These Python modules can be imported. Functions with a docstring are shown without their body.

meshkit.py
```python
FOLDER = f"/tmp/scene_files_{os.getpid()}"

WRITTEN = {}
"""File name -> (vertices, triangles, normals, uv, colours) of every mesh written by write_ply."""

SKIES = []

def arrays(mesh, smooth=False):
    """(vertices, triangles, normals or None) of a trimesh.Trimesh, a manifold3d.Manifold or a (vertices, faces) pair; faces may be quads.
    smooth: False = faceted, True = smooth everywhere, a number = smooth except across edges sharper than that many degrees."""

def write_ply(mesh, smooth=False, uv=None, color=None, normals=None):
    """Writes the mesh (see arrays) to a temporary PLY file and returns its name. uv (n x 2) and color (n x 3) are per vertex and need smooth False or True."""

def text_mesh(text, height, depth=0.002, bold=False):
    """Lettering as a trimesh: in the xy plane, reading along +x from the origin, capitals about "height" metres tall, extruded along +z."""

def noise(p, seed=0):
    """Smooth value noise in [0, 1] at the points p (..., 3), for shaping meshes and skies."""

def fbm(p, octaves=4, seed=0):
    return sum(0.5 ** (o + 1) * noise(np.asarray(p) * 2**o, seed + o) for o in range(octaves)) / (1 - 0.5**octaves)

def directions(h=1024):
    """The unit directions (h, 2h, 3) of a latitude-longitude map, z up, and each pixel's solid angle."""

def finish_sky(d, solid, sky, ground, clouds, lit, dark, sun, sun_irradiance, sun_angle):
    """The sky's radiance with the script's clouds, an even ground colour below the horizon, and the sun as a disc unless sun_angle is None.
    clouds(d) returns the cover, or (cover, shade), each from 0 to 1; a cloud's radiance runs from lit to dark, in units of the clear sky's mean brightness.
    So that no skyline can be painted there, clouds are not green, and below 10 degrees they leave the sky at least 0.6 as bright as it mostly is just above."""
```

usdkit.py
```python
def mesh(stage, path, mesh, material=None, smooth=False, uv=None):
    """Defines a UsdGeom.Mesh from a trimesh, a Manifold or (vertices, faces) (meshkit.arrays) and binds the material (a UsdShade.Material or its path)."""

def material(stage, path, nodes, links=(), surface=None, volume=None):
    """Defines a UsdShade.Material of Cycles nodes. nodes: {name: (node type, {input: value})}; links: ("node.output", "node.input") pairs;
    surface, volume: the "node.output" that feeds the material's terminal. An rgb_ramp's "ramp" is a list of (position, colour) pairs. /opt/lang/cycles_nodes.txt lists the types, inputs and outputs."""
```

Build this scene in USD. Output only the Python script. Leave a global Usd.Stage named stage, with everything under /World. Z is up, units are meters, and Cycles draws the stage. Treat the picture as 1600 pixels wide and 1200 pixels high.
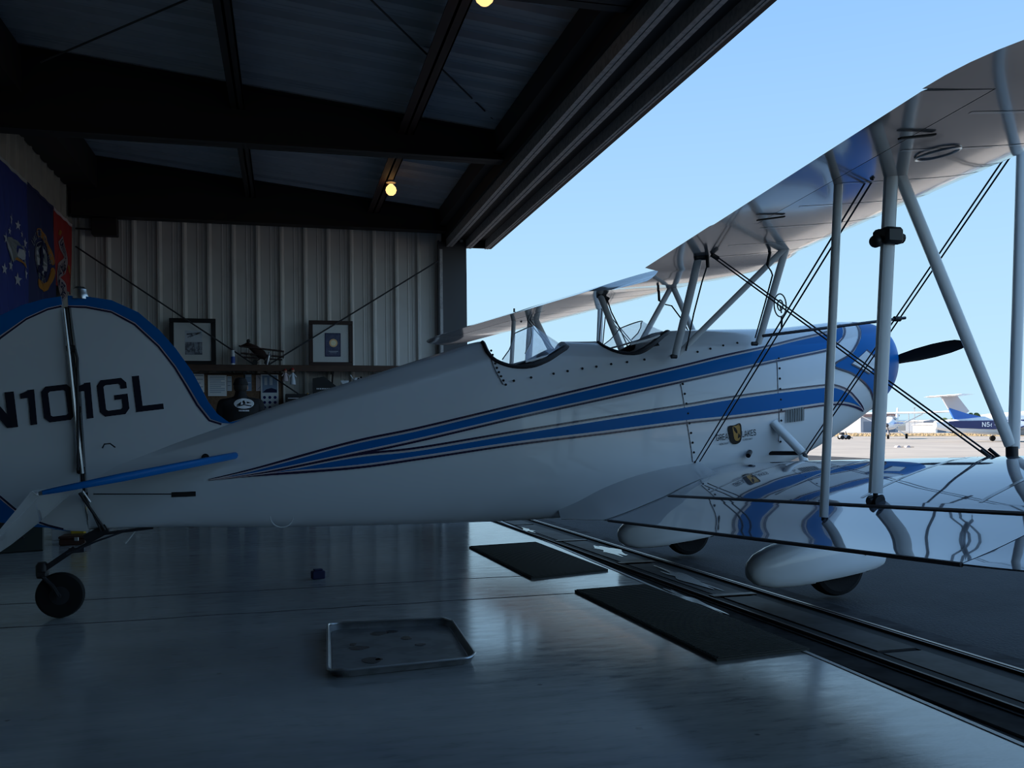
import math, random
import numpy as np
import trimesh, manifold3d as m3
import usdkit, meshkit
from shapely.geometry import Polygon, LineString, Point, box as sbox
from shapely import affinity
from shapely.ops import unary_union
from scipy.interpolate import PchipInterpolator as Pch
from pxr import Usd, UsdGeom, UsdLux, UsdShade, Gf, Sdf, Vt

random.seed(4)
RNG = np.random.default_rng(4)
stage = Usd.Stage.CreateInMemory()
UsdGeom.SetStageUpAxis(stage, 'Z')
UsdGeom.SetStageMetersPerUnit(stage, 1.0)
UsdGeom.Xform.Define(stage, '/World')
UsdGeom.Scope.Define(stage, '/World/Looks')

# ------------------------------------------------------------------ camera, sky, sun, exposure
FPX, CAMH, PY, ROLL = 1400.0, 1.05, 666.5, 0.01
BET = math.atan(355 / FPX)
FW = np.array([math.sin(BET), math.cos(BET), 0.0]); RT = np.array([math.cos(BET), -math.sin(BET), 0.0]); UP = np.array([0, 0, 1.0])
CI = math.cos(ROLL) * RT - math.sin(ROLL) * UP
CJ = math.sin(ROLL) * RT + math.cos(ROLL) * UP
EYE = np.array([0, 0, CAMH])
cam = UsdGeom.Camera.Define(stage, '/World/camera')
HA = 36.0
FL = FPX / 1600 * HA
cam.CreateHorizontalApertureAttr(HA); cam.CreateVerticalApertureAttr(HA * 0.75); cam.CreateFocalLengthAttr(FL)
cam.CreateVerticalApertureOffsetAttr((PY - 600) / 1600 * HA)
cam.CreateClippingRangeAttr(Gf.Vec2f(0.05, 5000)); cam.CreateFStopAttr(0.0)
cam.CreateExposureAttr(0.0)
cam.AddTransformOp().Set(Gf.Matrix4d(*CI, 0, *CJ, 0, *(-FW), 0, *EYE, 1))

SKY = usdkit.material(stage, '/World/Looks/sky', {
    'tc': ('texture_coordinate', {}), 'sep': ('separate_xyz', {}),
    'ramp': ('rgb_ramp', {'ramp': [(0.0, (.30, .31, .33)), (.499, (.36, .38, .40)), (.5, (.60, .86, 1.0)), (.53, (.55, .83, 1.0)), (.60, (.45, .74, 1.0)), (.70, (.32, .60, 1.0)), (.80, (.29, .56, .98)), (1.0, (.26, .52, .94))]}),
    'mr': ('map_range', {'from_min': -1.0, 'from_max': 1.0}), 'bg': ('background_shader', {'strength': 1.0})},
    [('tc.generated', 'sep.vector'), ('sep.z', 'mr.value'), ('mr.result', 'ramp.fac'), ('ramp.color', 'bg.color')], surface='bg.background')
dome = UsdLux.DomeLight.Define(stage, '/World/sky_dome')
dome.CreateIntensityAttr(1.0)
UsdShade.MaterialBindingAPI.Apply(dome.GetPrim()).Bind(SKY)
sun = UsdLux.DistantLight.Define(stage, '/World/sun')
sun.CreateIntensityAttr(3.4); sun.CreateColorAttr(Gf.Vec3f(1.0, .86, .70)); sun.CreateAngleAttr(0.53); sun.CreateNormalizeAttr(True)
_e = math.radians(36); _d = np.array([-.78 * math.cos(_e), .626 * math.cos(_e), math.sin(_e)]); _d /= np.linalg.norm(_d)
_x = np.cross([0, 0, 1], _d); _x /= np.linalg.norm(_x); _y = np.cross(_d, _x)
sun.AddTransformOp().Set(Gf.Matrix4d(*_x, 0, *_y, 0, *_d, 0, 0, 0, 30, 1))


def hit(px, py, p0, n):
    r = FW * FPX + CI * (px - 800) - CJ * (py - PY)
    n = np.asarray(n, float)
    return EYE + r * (((np.asarray(p0, float) - EYE) @ n) / (r @ n))


def atY(px, py, Y): return hit(px, py, [0, Y, 0], [0, 1, 0])
def atX(px, py, X): return hit(px, py, [X, 0, 0], [1, 0, 0])
def atZ(px, py, Z=0): return hit(px, py, [0, 0, Z], [0, 0, 1])
def atD(px, py, d): return hit(px, py, EYE + FW * d, FW)


# ------------------------------------------------------------------ materials
MATS = {}


def mat(name, color, rough=.5, metal=0., coat=0., coat_rough=.03, noise=None, bump=None, alpha=None, emis=None, ior=1.5, spec=None, trans=None, coord='object'):
    """noise: (scale, second colour, low, high) mixes in a second tone; bump: (scale, strength, distance)."""
    nodes = {'p': ('principled_bsdf', {'base_color': color, 'roughness': rough, 'metallic': metal, 'coat_weight': coat, 'coat_roughness': coat_rough, 'ior': ior})}
    links = []
    if trans: nodes['p'][1]['transmission_weight'] = trans
    if emis: nodes['p'][1]['emission_color'] = emis[0]; nodes['p'][1]['emission_strength'] = emis[1]
    if noise or bump:
        nodes['tc'] = ('texture_coordinate', {}) if coord == 'object' else ('geometry', {})
        src = 'tc.object' if coord == 'object' else 'tc.position'
    if noise:
        nodes['n'] = ('noise_texture', {'scale': noise[0], 'detail': 5.0, 'roughness': .6})
        nodes['r'] = ('rgb_ramp', {'ramp': [(0, color), (noise[2], color), (noise[3], noise[1]), (1, noise[1])]})
        links += [(src, 'n.vector'), ('n.fac', 'r.fac'), ('r.color', 'p.base_color')]
    if bump:
        nodes['bn'] = ('noise_texture', {'scale': bump[0], 'detail': 3.0})
        nodes['b'] = ('bump', {'strength': bump[1], 'distance': bump[2]})
        links += [(src, 'bn.vector'), ('bn.fac', 'b.height'), ('b.normal', 'p.normal')]
    MATS[name] = usdkit.material(stage, '/World/Looks/' + name, nodes, links, surface='p.BSDF')
    return MATS[name]


mat('white_paint', (.66, .68, .70), .16, coat=.6, bump=(1.6, .06, .05))
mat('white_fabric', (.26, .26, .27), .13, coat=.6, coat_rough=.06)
mat('lower_wing_shade', (.09, .10, .13), .05, coat=1.0, coat_rough=.008)  # white lower wing; shade and blue sky reflection are put into this colour
mat('white_side', (.66, .69, .73), .3, coat=.7, coat_rough=.04, noise=(1.3, (.62, .65, .69), .5, .75))
mat('blue_paint', (.0, .125, .40), .4, coat=.05, coat_rough=.08, ior=1.22)
mat('navy_line', (.012, .008, .035), .3, coat=.4)
mat('cream_line', (.62, .50, .50), .3)
mat('black_letter', (.006, .007, .016), .35)
mat('strut_paint', (.62, .64, .66), .28, coat=.3)
mat('wire_steel', (.05, .055, .07), .35, metal=.6)
mat('dark_fitting', (.02, .02, .024), .45, metal=.3)
mat('gap_dark', (.05, .04, .045), .5)
mat('bright_steel', (.55, .56, .58), .25, metal=1.0)
mat('tyre', (.008, .008, .009), .85, ior=1.3, bump=(60, .15, .01))
mat('prop_black', (.009, .009, .011), .38)
mat('leather', (.008, .008, .012), .5, bump=(50, .2, .01))
mat('cockpit_dark', (.03, .03, .035), .7)
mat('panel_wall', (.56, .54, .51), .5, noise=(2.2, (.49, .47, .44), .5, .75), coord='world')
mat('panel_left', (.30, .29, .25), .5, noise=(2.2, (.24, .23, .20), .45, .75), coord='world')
mat('roof_sheet', (.44, .46, .50), .45, noise=(3.0, (.38, .40, .44), .5, .7), coord='world')
mat('steel_primer', (.022, .017, .016), .6)
mat('steel_red', (.05, .018, .012), .6)
mat('galv', (.42, .40, .39), .5, noise=(20, (.25, .23, .23), .45, .7), coord='world')
mat('column_grey', (.055, .054, .058), .55)
mat('rod_dark', (.03, .03, .035), .5)
mat('shelf_wood', (.07, .035, .022), .55, noise=(14, (.05, .025, .016), .4, .7))
mat('frame_wood', (.028, .012, .010), .4)
mat('frame_black', (.008, .008, .009), .4)
mat('mount', (.66, .67, .66), .7)
mat('photo_grey', (.30, .33, .38), .5, noise=(18, (.10, .11, .14), .45, .55))
mat('photo_blue', (.06, .075, .15), .5, noise=(22, (.10, .11, .20), .45, .6))
mat('photo_pale', (.55, .60, .66), .5)
mat('sun_print', (.95, .62, .30), .6)
mat('sun_core', (1.0, .9, .65), .6)
mat('black_plastic', (.010, .010, .012), .45)
mat('dark_green', (.010, .016, .014), .5)
mat('yellow_plastic', (.42, .28, .02), .5)
mat('brown_case', (.05, .018, .012), .5)
mat('white_plastic', (.62, .64, .66), .4)
mat('blue_plastic', (.01, .06, .32), .4)
mat('red_plastic', (.35, .02, .02), .45)
mat('cork', (.20, .12, .07), .85, noise=(40, (.14, .08, .05), .4, .65))
mat('paper', (.80, .82, .85), .75)
mat('paper_line', (.22, .25, .32), .7)
mat('paper_blue', (.22, .32, .48), .6)
mat('jacket', (.008, .008, .010), .85, bump=(30, .3, .02))
mat('trousers', (.02, .025, .04), .85)
mat('skin', (.38, .22, .15), .55)
mat('hair', (.015, .012, .010), .7)
mat('print_white', (.72, .74, .78), .7)
mat('flag_blue', (.003, .014, .14), .75, bump=(3, .2, .1))
mat('flag_navy', (.003, .008, .062), .75, bump=(3, .2, .1))
mat('flag_red', (.30, .012, .012), .75, bump=(3, .2, .1))
mat('flag_white', (.60, .60, .62), .75)
mat('flag_grey', (.28, .30, .30), .75)
mat('flag_gold', (.55, .24, .04), .7)
mat('flag_scroll', (.48, .40, .42), .75)
mat('mat_rubber', (.030, .034, .034), .75)
mat('tray_steel', (.20, .21, .225), .4, metal=.3, noise=(7, (.13, .14, .15), .45, .6))
mat('tray_rim', (.42, .44, .46), .28, metal=.9)
mat('oil', (.012, .012, .016), .2)
mat('rail_iron', (.030, .022, .020), .5, metal=.3, noise=(8, (.05, .03, .024), .4, .7), coord='world')
mat('rail_top', (.16, .12, .10), .35, metal=.7)
mat('plate_steel', (.06, .057, .062), .6, noise=(3, (.024, .021, .021), .4, .62), ior=1.25, coord='world')
mat('slot', (.006, .006, .007), .8)
mat('concrete_dirty', (.05, .05, .056), .85, noise=(5, (.018, .018, .021), .42, .62), ior=1.2, coord='world')
mat('grass_dry', (.30, .225, .13), .9, noise=(.6, (.23, .17, .09), .4, .6), coord='world')
mat('bldg_grey', (.35, .36, .40), .8)
mat('bldg_white', (.75, .75, .74), .8)
mat('bldg_roof', (.28, .17, .15), .8)
mat('bldg_dark', (.16, .19, .24), .8)
mat('far_white', (.80, .81, .83), .3)
mat('far_grey', (.45, .45, .50), .4)
mat('far_blue', (.02, .13, .48), .35)
mat('far_navy', (.01, .02, .10), .35)
mat('far_glass', (.12, .16, .22), .15)
mat('foliage', (.07, .11, .04), .9, noise=(2, (.04, .07, .02), .4, .6))
mat('trunk', (.12, .09, .06), .9)
mat('brass', (.55, .34, .12), .35, metal=.7)
mat('crest_dark', (.03, .022, .018), .5)
mat('socket_white', (.62, .55, .45), .5)
mat('bulb_glow', (1, .8, .5), .3, emis=((1.0, .56, .20), 1.7))
usdkit.material(stage, '/World/Looks/perspex', {'t': ('transparent_bsdf', {'color': (.97, .98, 1)}), 'g': ('glossy_bsdf', {'color': (.9, .93, 1), 'roughness': .05}), 'd': ('translucent_bsdf', {'color': (.9, .92, 1)}), 'm': ('mix_closure', {'fac': .06}), 'm2': ('mix_closure', {'fac': .11})},
                [('t.BSDF', 'm2.closure1'), ('d.BSDF', 'm2.closure2'), ('m2.closure', 'm.closure1'), ('g.BSDF', 'm.closure2')], surface='m.closure')
usdkit.material(stage, '/World/Looks/picture_glass', {'t': ('transparent_bsdf', {}), 'g': ('glossy_bsdf', {'roughness': .04}), 'm': ('mix_closure', {'fac': .04})},
                [('t.BSDF', 'm.closure1'), ('g.BSDF', 'm.closure2')], surface='m.closure')
# painted hangar floor: grey, worn and scuffed in long streaks, with small dark specks
usdkit.material(stage, '/World/Looks/floor_paint', {
    'g': ('geometry', {}), 'mp': ('mapping', {'scale': (.5, 1.6, 1)}), 'n1': ('noise_texture', {'scale': 1.2, 'detail': 6.0, 'roughness': .62}),
    'r1': ('rgb_ramp', {'ramp': [(0, (.22, .24, .26)), (.40, (.26, .28, .30)), (.62, (.32, .34, .36)), (1, (.33, .35, .37))]}),
    'mp2': ('mapping', {'scale': (2.0, 7.0, 1)}), 'n2': ('noise_texture', {'scale': 2.2, 'detail': 8.0, 'roughness': .7}),
    'r2': ('rgb_ramp', {'ramp': [(0, (.42, .42, .44)), (.34, (.72, .72, .73)), (.46, (1, 1, 1)), (1, (1, 1, 1))]}),
    'v': ('voronoi_texture', {'scale': 3.4, 'randomness': 1.0}), 'r3': ('rgb_ramp', {'ramp': [(0, (.2, .2, .2)), (.03, (.25, .25, .25)), (.05, (1, 1, 1)), (1, (1, 1, 1))]}),
    'm1': ('mix', {'mix_type': 'multiply', 'fac': .8}), 'm2': ('mix', {'mix_type': 'multiply', 'fac': .8}),
    'rr': ('map_range', {'from_min': .3, 'from_max': .7, 'to_min': .07, 'to_max': .21}),
    'bp': ('bump', {'strength': .05, 'distance': .01}), 'p': ('principled_bsdf', {'ior': 1.95})},
    [('g.position', 'mp.vector'), ('mp.vector', 'n1.vector'), ('n1.fac', 'r1.fac'), ('g.position', 'mp2.vector'), ('mp2.vector', 'n2.vector'), ('n2.fac', 'r2.fac'),
     ('g.position', 'v.vector'), ('v.distance', 'r3.fac'), ('r1.color', 'm1.color1'), ('r2.color', 'm1.color2'), ('m1.color', 'm2.color1'), ('r3.color', 'm2.color2'),
     ('m2.color', 'p.base_color'), ('n2.fac', 'rr.value'), ('rr.result', 'p.roughness'), ('n2.fac', 'bp.height'), ('bp.normal', 'p.normal')], surface='p.BSDF')
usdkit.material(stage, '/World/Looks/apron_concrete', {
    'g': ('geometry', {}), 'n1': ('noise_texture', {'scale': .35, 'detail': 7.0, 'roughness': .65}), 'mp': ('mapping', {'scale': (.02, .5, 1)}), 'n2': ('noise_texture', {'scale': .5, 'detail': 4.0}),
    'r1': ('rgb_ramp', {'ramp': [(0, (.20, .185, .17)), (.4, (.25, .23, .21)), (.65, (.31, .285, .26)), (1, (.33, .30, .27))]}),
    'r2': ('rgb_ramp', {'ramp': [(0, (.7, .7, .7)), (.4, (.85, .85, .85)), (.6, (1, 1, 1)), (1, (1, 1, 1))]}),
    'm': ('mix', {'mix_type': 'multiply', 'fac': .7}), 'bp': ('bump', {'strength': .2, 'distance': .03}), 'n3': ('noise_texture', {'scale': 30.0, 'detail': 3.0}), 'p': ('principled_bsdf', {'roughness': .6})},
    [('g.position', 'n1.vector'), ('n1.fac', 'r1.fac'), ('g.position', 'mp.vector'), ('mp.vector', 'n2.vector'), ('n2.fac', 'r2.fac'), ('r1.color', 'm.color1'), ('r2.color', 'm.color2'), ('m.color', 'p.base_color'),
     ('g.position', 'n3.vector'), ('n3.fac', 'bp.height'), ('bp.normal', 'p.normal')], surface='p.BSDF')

mat('asphalt_shaded', (.040, .042, .048), .8, noise=(.9, (.028, .030, .035), .42, .62), bump=(60, .5, .01), coord='world', ior=1.25)  # dark asphalt with the shade of the hangar put into its colour
# ------------------------------------------------------------------ prim helpers
USED = {}


def numbered(path):
    n = USED.get(path, -1) + 1
    USED[path] = n
    return path if n == 0 else f'{path}_{n:03d}'


def path_of(parent): return '/World' if parent is None else str(parent.GetPath())


def tag(o, label=None, cat=None, group=None, kind=None):
    for k, v in (('label', label), ('category', cat), ('group', group), ('kind', kind)):
        if v: o.SetCustomDataByKey(k, v)
    return o


def thing(name, label=None, cat=None, loc=(0, 0, 0), rotz=0., group=None, kind=None, parent=None, roty=0.):
    x = UsdGeom.Xform.Define(stage, numbered(path_of(parent) + '/' + name))
    x.AddTranslateOp().Set(Gf.Vec3d(*map(float, loc)))
    if rotz: x.AddRotateZOp().Set(float(rotz))
    if roty: x.AddRotateYOp().Set(float(roty))
    return tag(x.GetPrim(), label, cat, group, kind)


def obj(name, mesh, m, parent=None, smooth=35, label=None, cat=None, group=None, kind=None):
    if isinstance(mesh, list): mesh = join(mesh)
    p = usdkit.mesh(stage, numbered(path_of(parent) + '/' + name), mesh, '/World/Looks/' + m, smooth=smooth)
    return tag(p.GetPrim(), label, cat, group, kind)


def dup(root, loc, rotz=0., label=None, group=None, name=None):
    was = root.GetCustomData()
    r = thing(name or root.GetName().rstrip('0123456789').rstrip('_'), label or was['label'], was['category'], loc, rotz, group or was.get('group'))
    r.GetReferences().AddInternalReference(root.GetPath()); r.SetInstanceable(True)
    return r


def tm(m):
    if isinstance(m, m3.Manifold):
        k = m.to_mesh(); return trimesh.Trimesh(k.vert_properties[:, :3], k.tri_verts, process=False)
    return m


def man(m):
    m = trimesh.Trimesh(m.vertices, m.faces, process=True); m.merge_vertices()
    m.fix_normals()
    return m3.Manifold(m3.Mesh(np.asarray(m.vertices, np.float32), np.asarray(m.faces, np.uint32)))


def join(ms): return trimesh.util.concatenate([tm(m) for m in ms])


def box(x0, y0, z0, x1, y1, z1, bevel=0.):
    lo, hi = np.minimum([x0, y0, z0], [x1, y1, z1]).astype(float), np.maximum([x0, y0, z0], [x1, y1, z1]).astype(float)
    if bevel <= 0:
        b = trimesh.creation.box(hi - lo); b.apply_translation((lo + hi) / 2); return b
    bevel = min(bevel, .45 * (hi - lo).min())
    pts = []
    for sx in (0, 1):
        for sy in (0, 1):
            for sz in (0, 1):
                c = np.where([sx, sy, sz], hi, lo); d = np.where([sx, sy, sz], -1, 1) * bevel
                pts += [c + d * [0, 1, 1], c + d * [1, 0, 1], c + d * [1, 1, 0]]
    return tm(m3.Manifold.hull_points(np.array(pts)))


def basis(d):
    d = np.asarray(d, float); d = d / np.linalg.norm(d)
    a = np.cross(d, [0, 0, 1.0] if abs(d[2]) < .95 else [1.0, 0, 0]); a /= np.linalg.norm(a)
    return d, a, np.cross(d, a)


def bar(p, q, w, h, upv=None):
    p, q = np.asarray(p, float), np.asarray(q, float)
    d, a, b = basis(q - p)
    if upv is not None:
        a = np.cross(d, upv); a /= np.linalg.norm(a); b = np.cross(a, d)
    m = trimesh.creation.box([1, 1, 1])
    v = np.array(m.vertices)
    return trimesh.Trimesh((p + q) / 2 + v[:, :1] * (q - p) + v[:, 1:2] * a * w + v[:, 2:] * b * h, m.faces)


def tube(pts, r, n=10, caps=True, flat=None, flatdir=None):
    """Round or streamlined tube along a polyline. r a number or one per point; flat = ratio across flatdir."""
    p = np.asarray(pts, float); N = len(p)
    r = np.broadcast_to(np.asarray(r, float), (N,))
    t = np.gradient(p, axis=0) if N > 2 else np.array([p[1] - p[0]] * 2)
    t /= np.linalg.norm(t, axis=1, keepdims=True)
    ref = np.asarray(flatdir if flatdir is not None else ([0, 0, 1] if abs(t[:, 2]).max() < .9 else [1, 0, 0] if abs(t[:, 0]).max() < .9 else [0, 1, 0]), float)
    a = np.cross(t, ref); a /= np.linalg.norm(a, axis=1, keepdims=True) + 1e-12
    b = np.cross(a, t)
    ang = np.arange(n) * 2 * np.pi / n
    fl = 1.0 if flat is None else flat
    v = p[:, None] + r[:, None, None] * (np.cos(ang)[None, :, None] * a[:, None] * fl + np.sin(ang)[None, :, None] * b[:, None])
    v = v.reshape(-1, 3)
    f = []
    for i in range(N - 1):
        for j in range(n):
            k = (j + 1) % n
            f += [[i * n + j, i * n + k, (i + 1) * n + k], [i * n + j, (i + 1) * n + k, (i + 1) * n + j]]
    if caps:
        v = np.vstack([v, p[0], p[-1]])
        for j in range(n):
            k = (j + 1) % n
            f += [[N * n, k, j], [N * n + 1, (N - 1) * n + j, (N - 1) * n + k]]
    m = trimesh.Trimesh(v, f, process=False)
    if caps: m.fix_normals()
    return m


def lathe(profile, n=24, origin=(0, 0, 0), axis=(0, 0, 1)):
    """profile: (radius, height) pairs."""
    pr = np.asarray(profile, float); N = len(pr)
    d, a, b = basis(axis)
    ang = np.arange(n) * 2 * np.pi / n
    v = np.asarray(origin, float) + pr[:, None, 1:2] * d + pr[:, None, 0:1] * (np.cos(ang)[None, :, None] * a + np.sin(ang)[None, :, None] * b)
    v = v.reshape(-1, 3); f = []
    for i in range(N - 1):
        for j in range(n):
            k = (j + 1) % n
            f += [[i * n + j, i * n + k, (i + 1) * n + k], [i * n + j, (i + 1) * n + k, (i + 1) * n + j]]
    v = np.vstack([v, np.asarray(origin) + d * pr[0, 1], np.asarray(origin) + d * pr[-1, 1]])
    for j in range(n):
        k = (j + 1) % n
        f += [[N * n, k, j], [N * n + 1, (N - 1) * n + j, (N - 1) * n + k]]
    m = trimesh.Trimesh(v, f, process=False); m.fix_normals()
    return m


def loft(sections, caps=True):
    """sections: equal-length closed loops of points."""
    s = np.asarray(sections, float); N, n = s.shape[:2]
    v = s.reshape(-1, 3); f = []
    for i in range(N - 1):
        j = np.arange(n); k = (j + 1) % n
        f.append(np.stack([i * n + j, i * n + k, (i + 1) * n + k], 1)); f.append(np.stack([i * n + j, (i + 1) * n + k, (i + 1) * n + j], 1))
    if caps:
        v = np.vstack([v, s[0].mean(0), s[-1].mean(0)])
        j = np.arange(n); k = (j + 1) % n
        f.append(np.stack([np.full(n, N * n), k, j], 1)); f.append(np.stack([np.full(n, N * n + 1), (N - 1) * n + j, (N - 1) * n + k], 1))
    m = trimesh.Trimesh(v, np.vstack(f), process=False)
    m.fix_normals()
    return m


def grid(P):
    """Surface from an (n, m, 3) array."""
    P = np.asarray(P, float); n, m = P.shape[:2]
    i, j = np.meshgrid(np.arange(n - 1), np.arange(m - 1), indexing='ij')
    a = (i * m + j).ravel()
    return trimesh.Trimesh(P.reshape(-1, 3), np.vstack([np.stack([a, a + m, a + m + 1], 1), np.stack([a, a + m + 1, a + 1], 1)]), process=False)


def slab(P, thick, n=None):
    """A surface array thickened along n (or its own normals) into a closed sheet."""
    P = np.asarray(P, float)
    if n is None:
        du, dv = np.gradient(P, axis=0), np.gradient(P, axis=1)
        n = np.cross(du, dv); n /= np.linalg.norm(n, axis=2, keepdims=True) + 1e-12
    Q = P - np.asarray(n) * thick
    A, B = P.shape[:2]
    ring = [(0, j) for j in range(B)] + [(i, B - 1) for i in range(1, A)] + [(A - 1, j) for j in range(B - 2, -1, -1)] + [(i, 0) for i in range(A - 2, 0, -1)]
    v = np.vstack([P.reshape(-1, 3), Q.reshape(-1, 3)]); N = A * B
    g = grid(P).faces
    f = [g, g[:, ::-1] + N]
    idx = np.array([i * B + j for i, j in ring]); nx = np.roll(idx, -1)
    f += [np.stack([idx, idx + N, nx + N], 1), np.stack([idx, nx + N, nx], 1)]
    m = trimesh.Trimesh(v, np.vstack(f), process=False); m.fix_normals()
    return m


def extrude(poly, t, M):
    """Shapely polygon extruded by t, centred, then mapped by M(points (n,3) of (u, v, w)) -> xyz."""
    out = []
    for g in getattr(poly, 'geoms', [poly]):
        if g.is_empty or g.area < 1e-9: continue
        m = trimesh.creation.extrude_polygon(g, t, engine='earcut')
        v = np.array(m.vertices); v[:, 2] -= t / 2
        k = trimesh.Trimesh(M(v), m.faces, process=False); k.fix_normals(); out.append(k)
    return join(out)


def plane_map(o, u, v):
    o, u, v = (np.asarray(a, float) for a in (o, u, v))
    w = np.cross(u, v); w /= np.linalg.norm(w)
    return lambda p: o + p[:, :1] * u + p[:, 1:2] * v + p[:, 2:] * w


def smooth_poly(pts, n=6):
    """Catmull-Rom through a closed ring."""
    p = np.asarray(pts, float); N = len(p); out = []
    for i in range(N):
        a, b, c, d = p[i - 1], p[i], p[(i + 1) % N], p[(i + 2) % N]
        for t in np.arange(n) / n:
            out.append(.5 * (2 * b + (c - a) * t + (2 * a - 5 * b + 4 * c - d) * t * t + (3 * b - a - 3 * c + d) * t ** 3))
    return np.array(out)


def spline(pts, n=8):
    p = np.asarray(pts, float); out = []
    for i in range(len(p) - 1):
        a, b, c, d = p[max(i - 1, 0)], p[i], p[i + 1], p[min(i + 2, len(p) - 1)]
        for t in np.arange(n) / n:
            out.append(.5 * (2 * b + (c - a) * t + (2 * a - 5 * b + 4 * c - d) * t * t + (3 * b - a - 3 * c + d) * t ** 3))
    out.append(p[-1])
    return np.array(out)


def text(s, h, bold=True, depth=.002):
    m = meshkit.text_mesh(s, h, depth, bold)
    m.apply_translation([-m.bounds[0][0], 0, 0]); return m


# ------------------------------------------------------------------ the building
BACK, LEFT = 12.3, -2.6
ROOF = lambda X: 4.24 - .105 * X


def sheet_profile(width, rib=.3048, h=.042, t=.0015):
    """One steel wall sheet: tall ribs one foot apart, two low ones between; a polygon in (u, depth)."""
    pts = []
    n = int(round(width / rib))
    for k in range(n):
        u = k * rib
        pts += [(u, 0), (u + .105, 0), (u + .112, .005), (u + .122, .005), (u + .129, 0), (u + .168, 0), (u + .175, .005), (u + .185, .005), (u + .192, 0), (u + .214, 0), (u + .243, h), (u + .266, h), (u + .295, 0)]
    pts.append((n * rib, 0))
    a = np.array(pts)
    return Polygon(np.vstack([a, (a - [0, t])[::-1]]))


SHEET = sheet_profile(.9144)
wb = thing('wall_back', kind='structure')
for k in range(6):
    x0 = LEFT - .12 + k * .9144
    sh = SHEET if x0 + .9144 < 2.44 else SHEET.intersection(sbox(-1, -1, 2.44 - x0, 1))
    if x0 > 2.4: continue
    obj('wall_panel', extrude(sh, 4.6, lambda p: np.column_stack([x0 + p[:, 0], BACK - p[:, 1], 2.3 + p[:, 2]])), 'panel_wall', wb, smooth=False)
wl = thing('wall_left', kind='structure')
for k in range(7):
    y0 = BACK - (k + 1) * .9144
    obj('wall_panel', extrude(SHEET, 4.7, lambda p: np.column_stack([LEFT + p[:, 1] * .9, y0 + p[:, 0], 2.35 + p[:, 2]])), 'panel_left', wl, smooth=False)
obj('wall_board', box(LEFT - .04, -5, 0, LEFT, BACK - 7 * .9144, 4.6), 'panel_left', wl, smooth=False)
wf = thing('wall_front', kind='structure')
obj('wall_board', box(LEFT - .04, -5.04, 0, 2.8, -5, 4.6), 'panel_wall', wf, smooth=False)
wr = thing('wall_right', kind='structure')
obj('wall_board', box(2.44, -5, 0, 2.5, .9, 4.2), 'panel_wall', wr, smooth=False)

ceil = thing('ceiling', kind='structure')
sl = math.atan(.105)
for k in range(19):
    y0 = BACK + .1 - (k + 1) * .9144
    def rm(p, y0=y0):
        X = .12 + p[:, 2]
        return np.column_stack([X, y0 + p[:, 0], ROOF(X) + .035 - p[:, 1]])
    obj('roof_panel', extrude(SHEET, 5.56, rm), 'roof_sheet', ceil, smooth=False)
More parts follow.
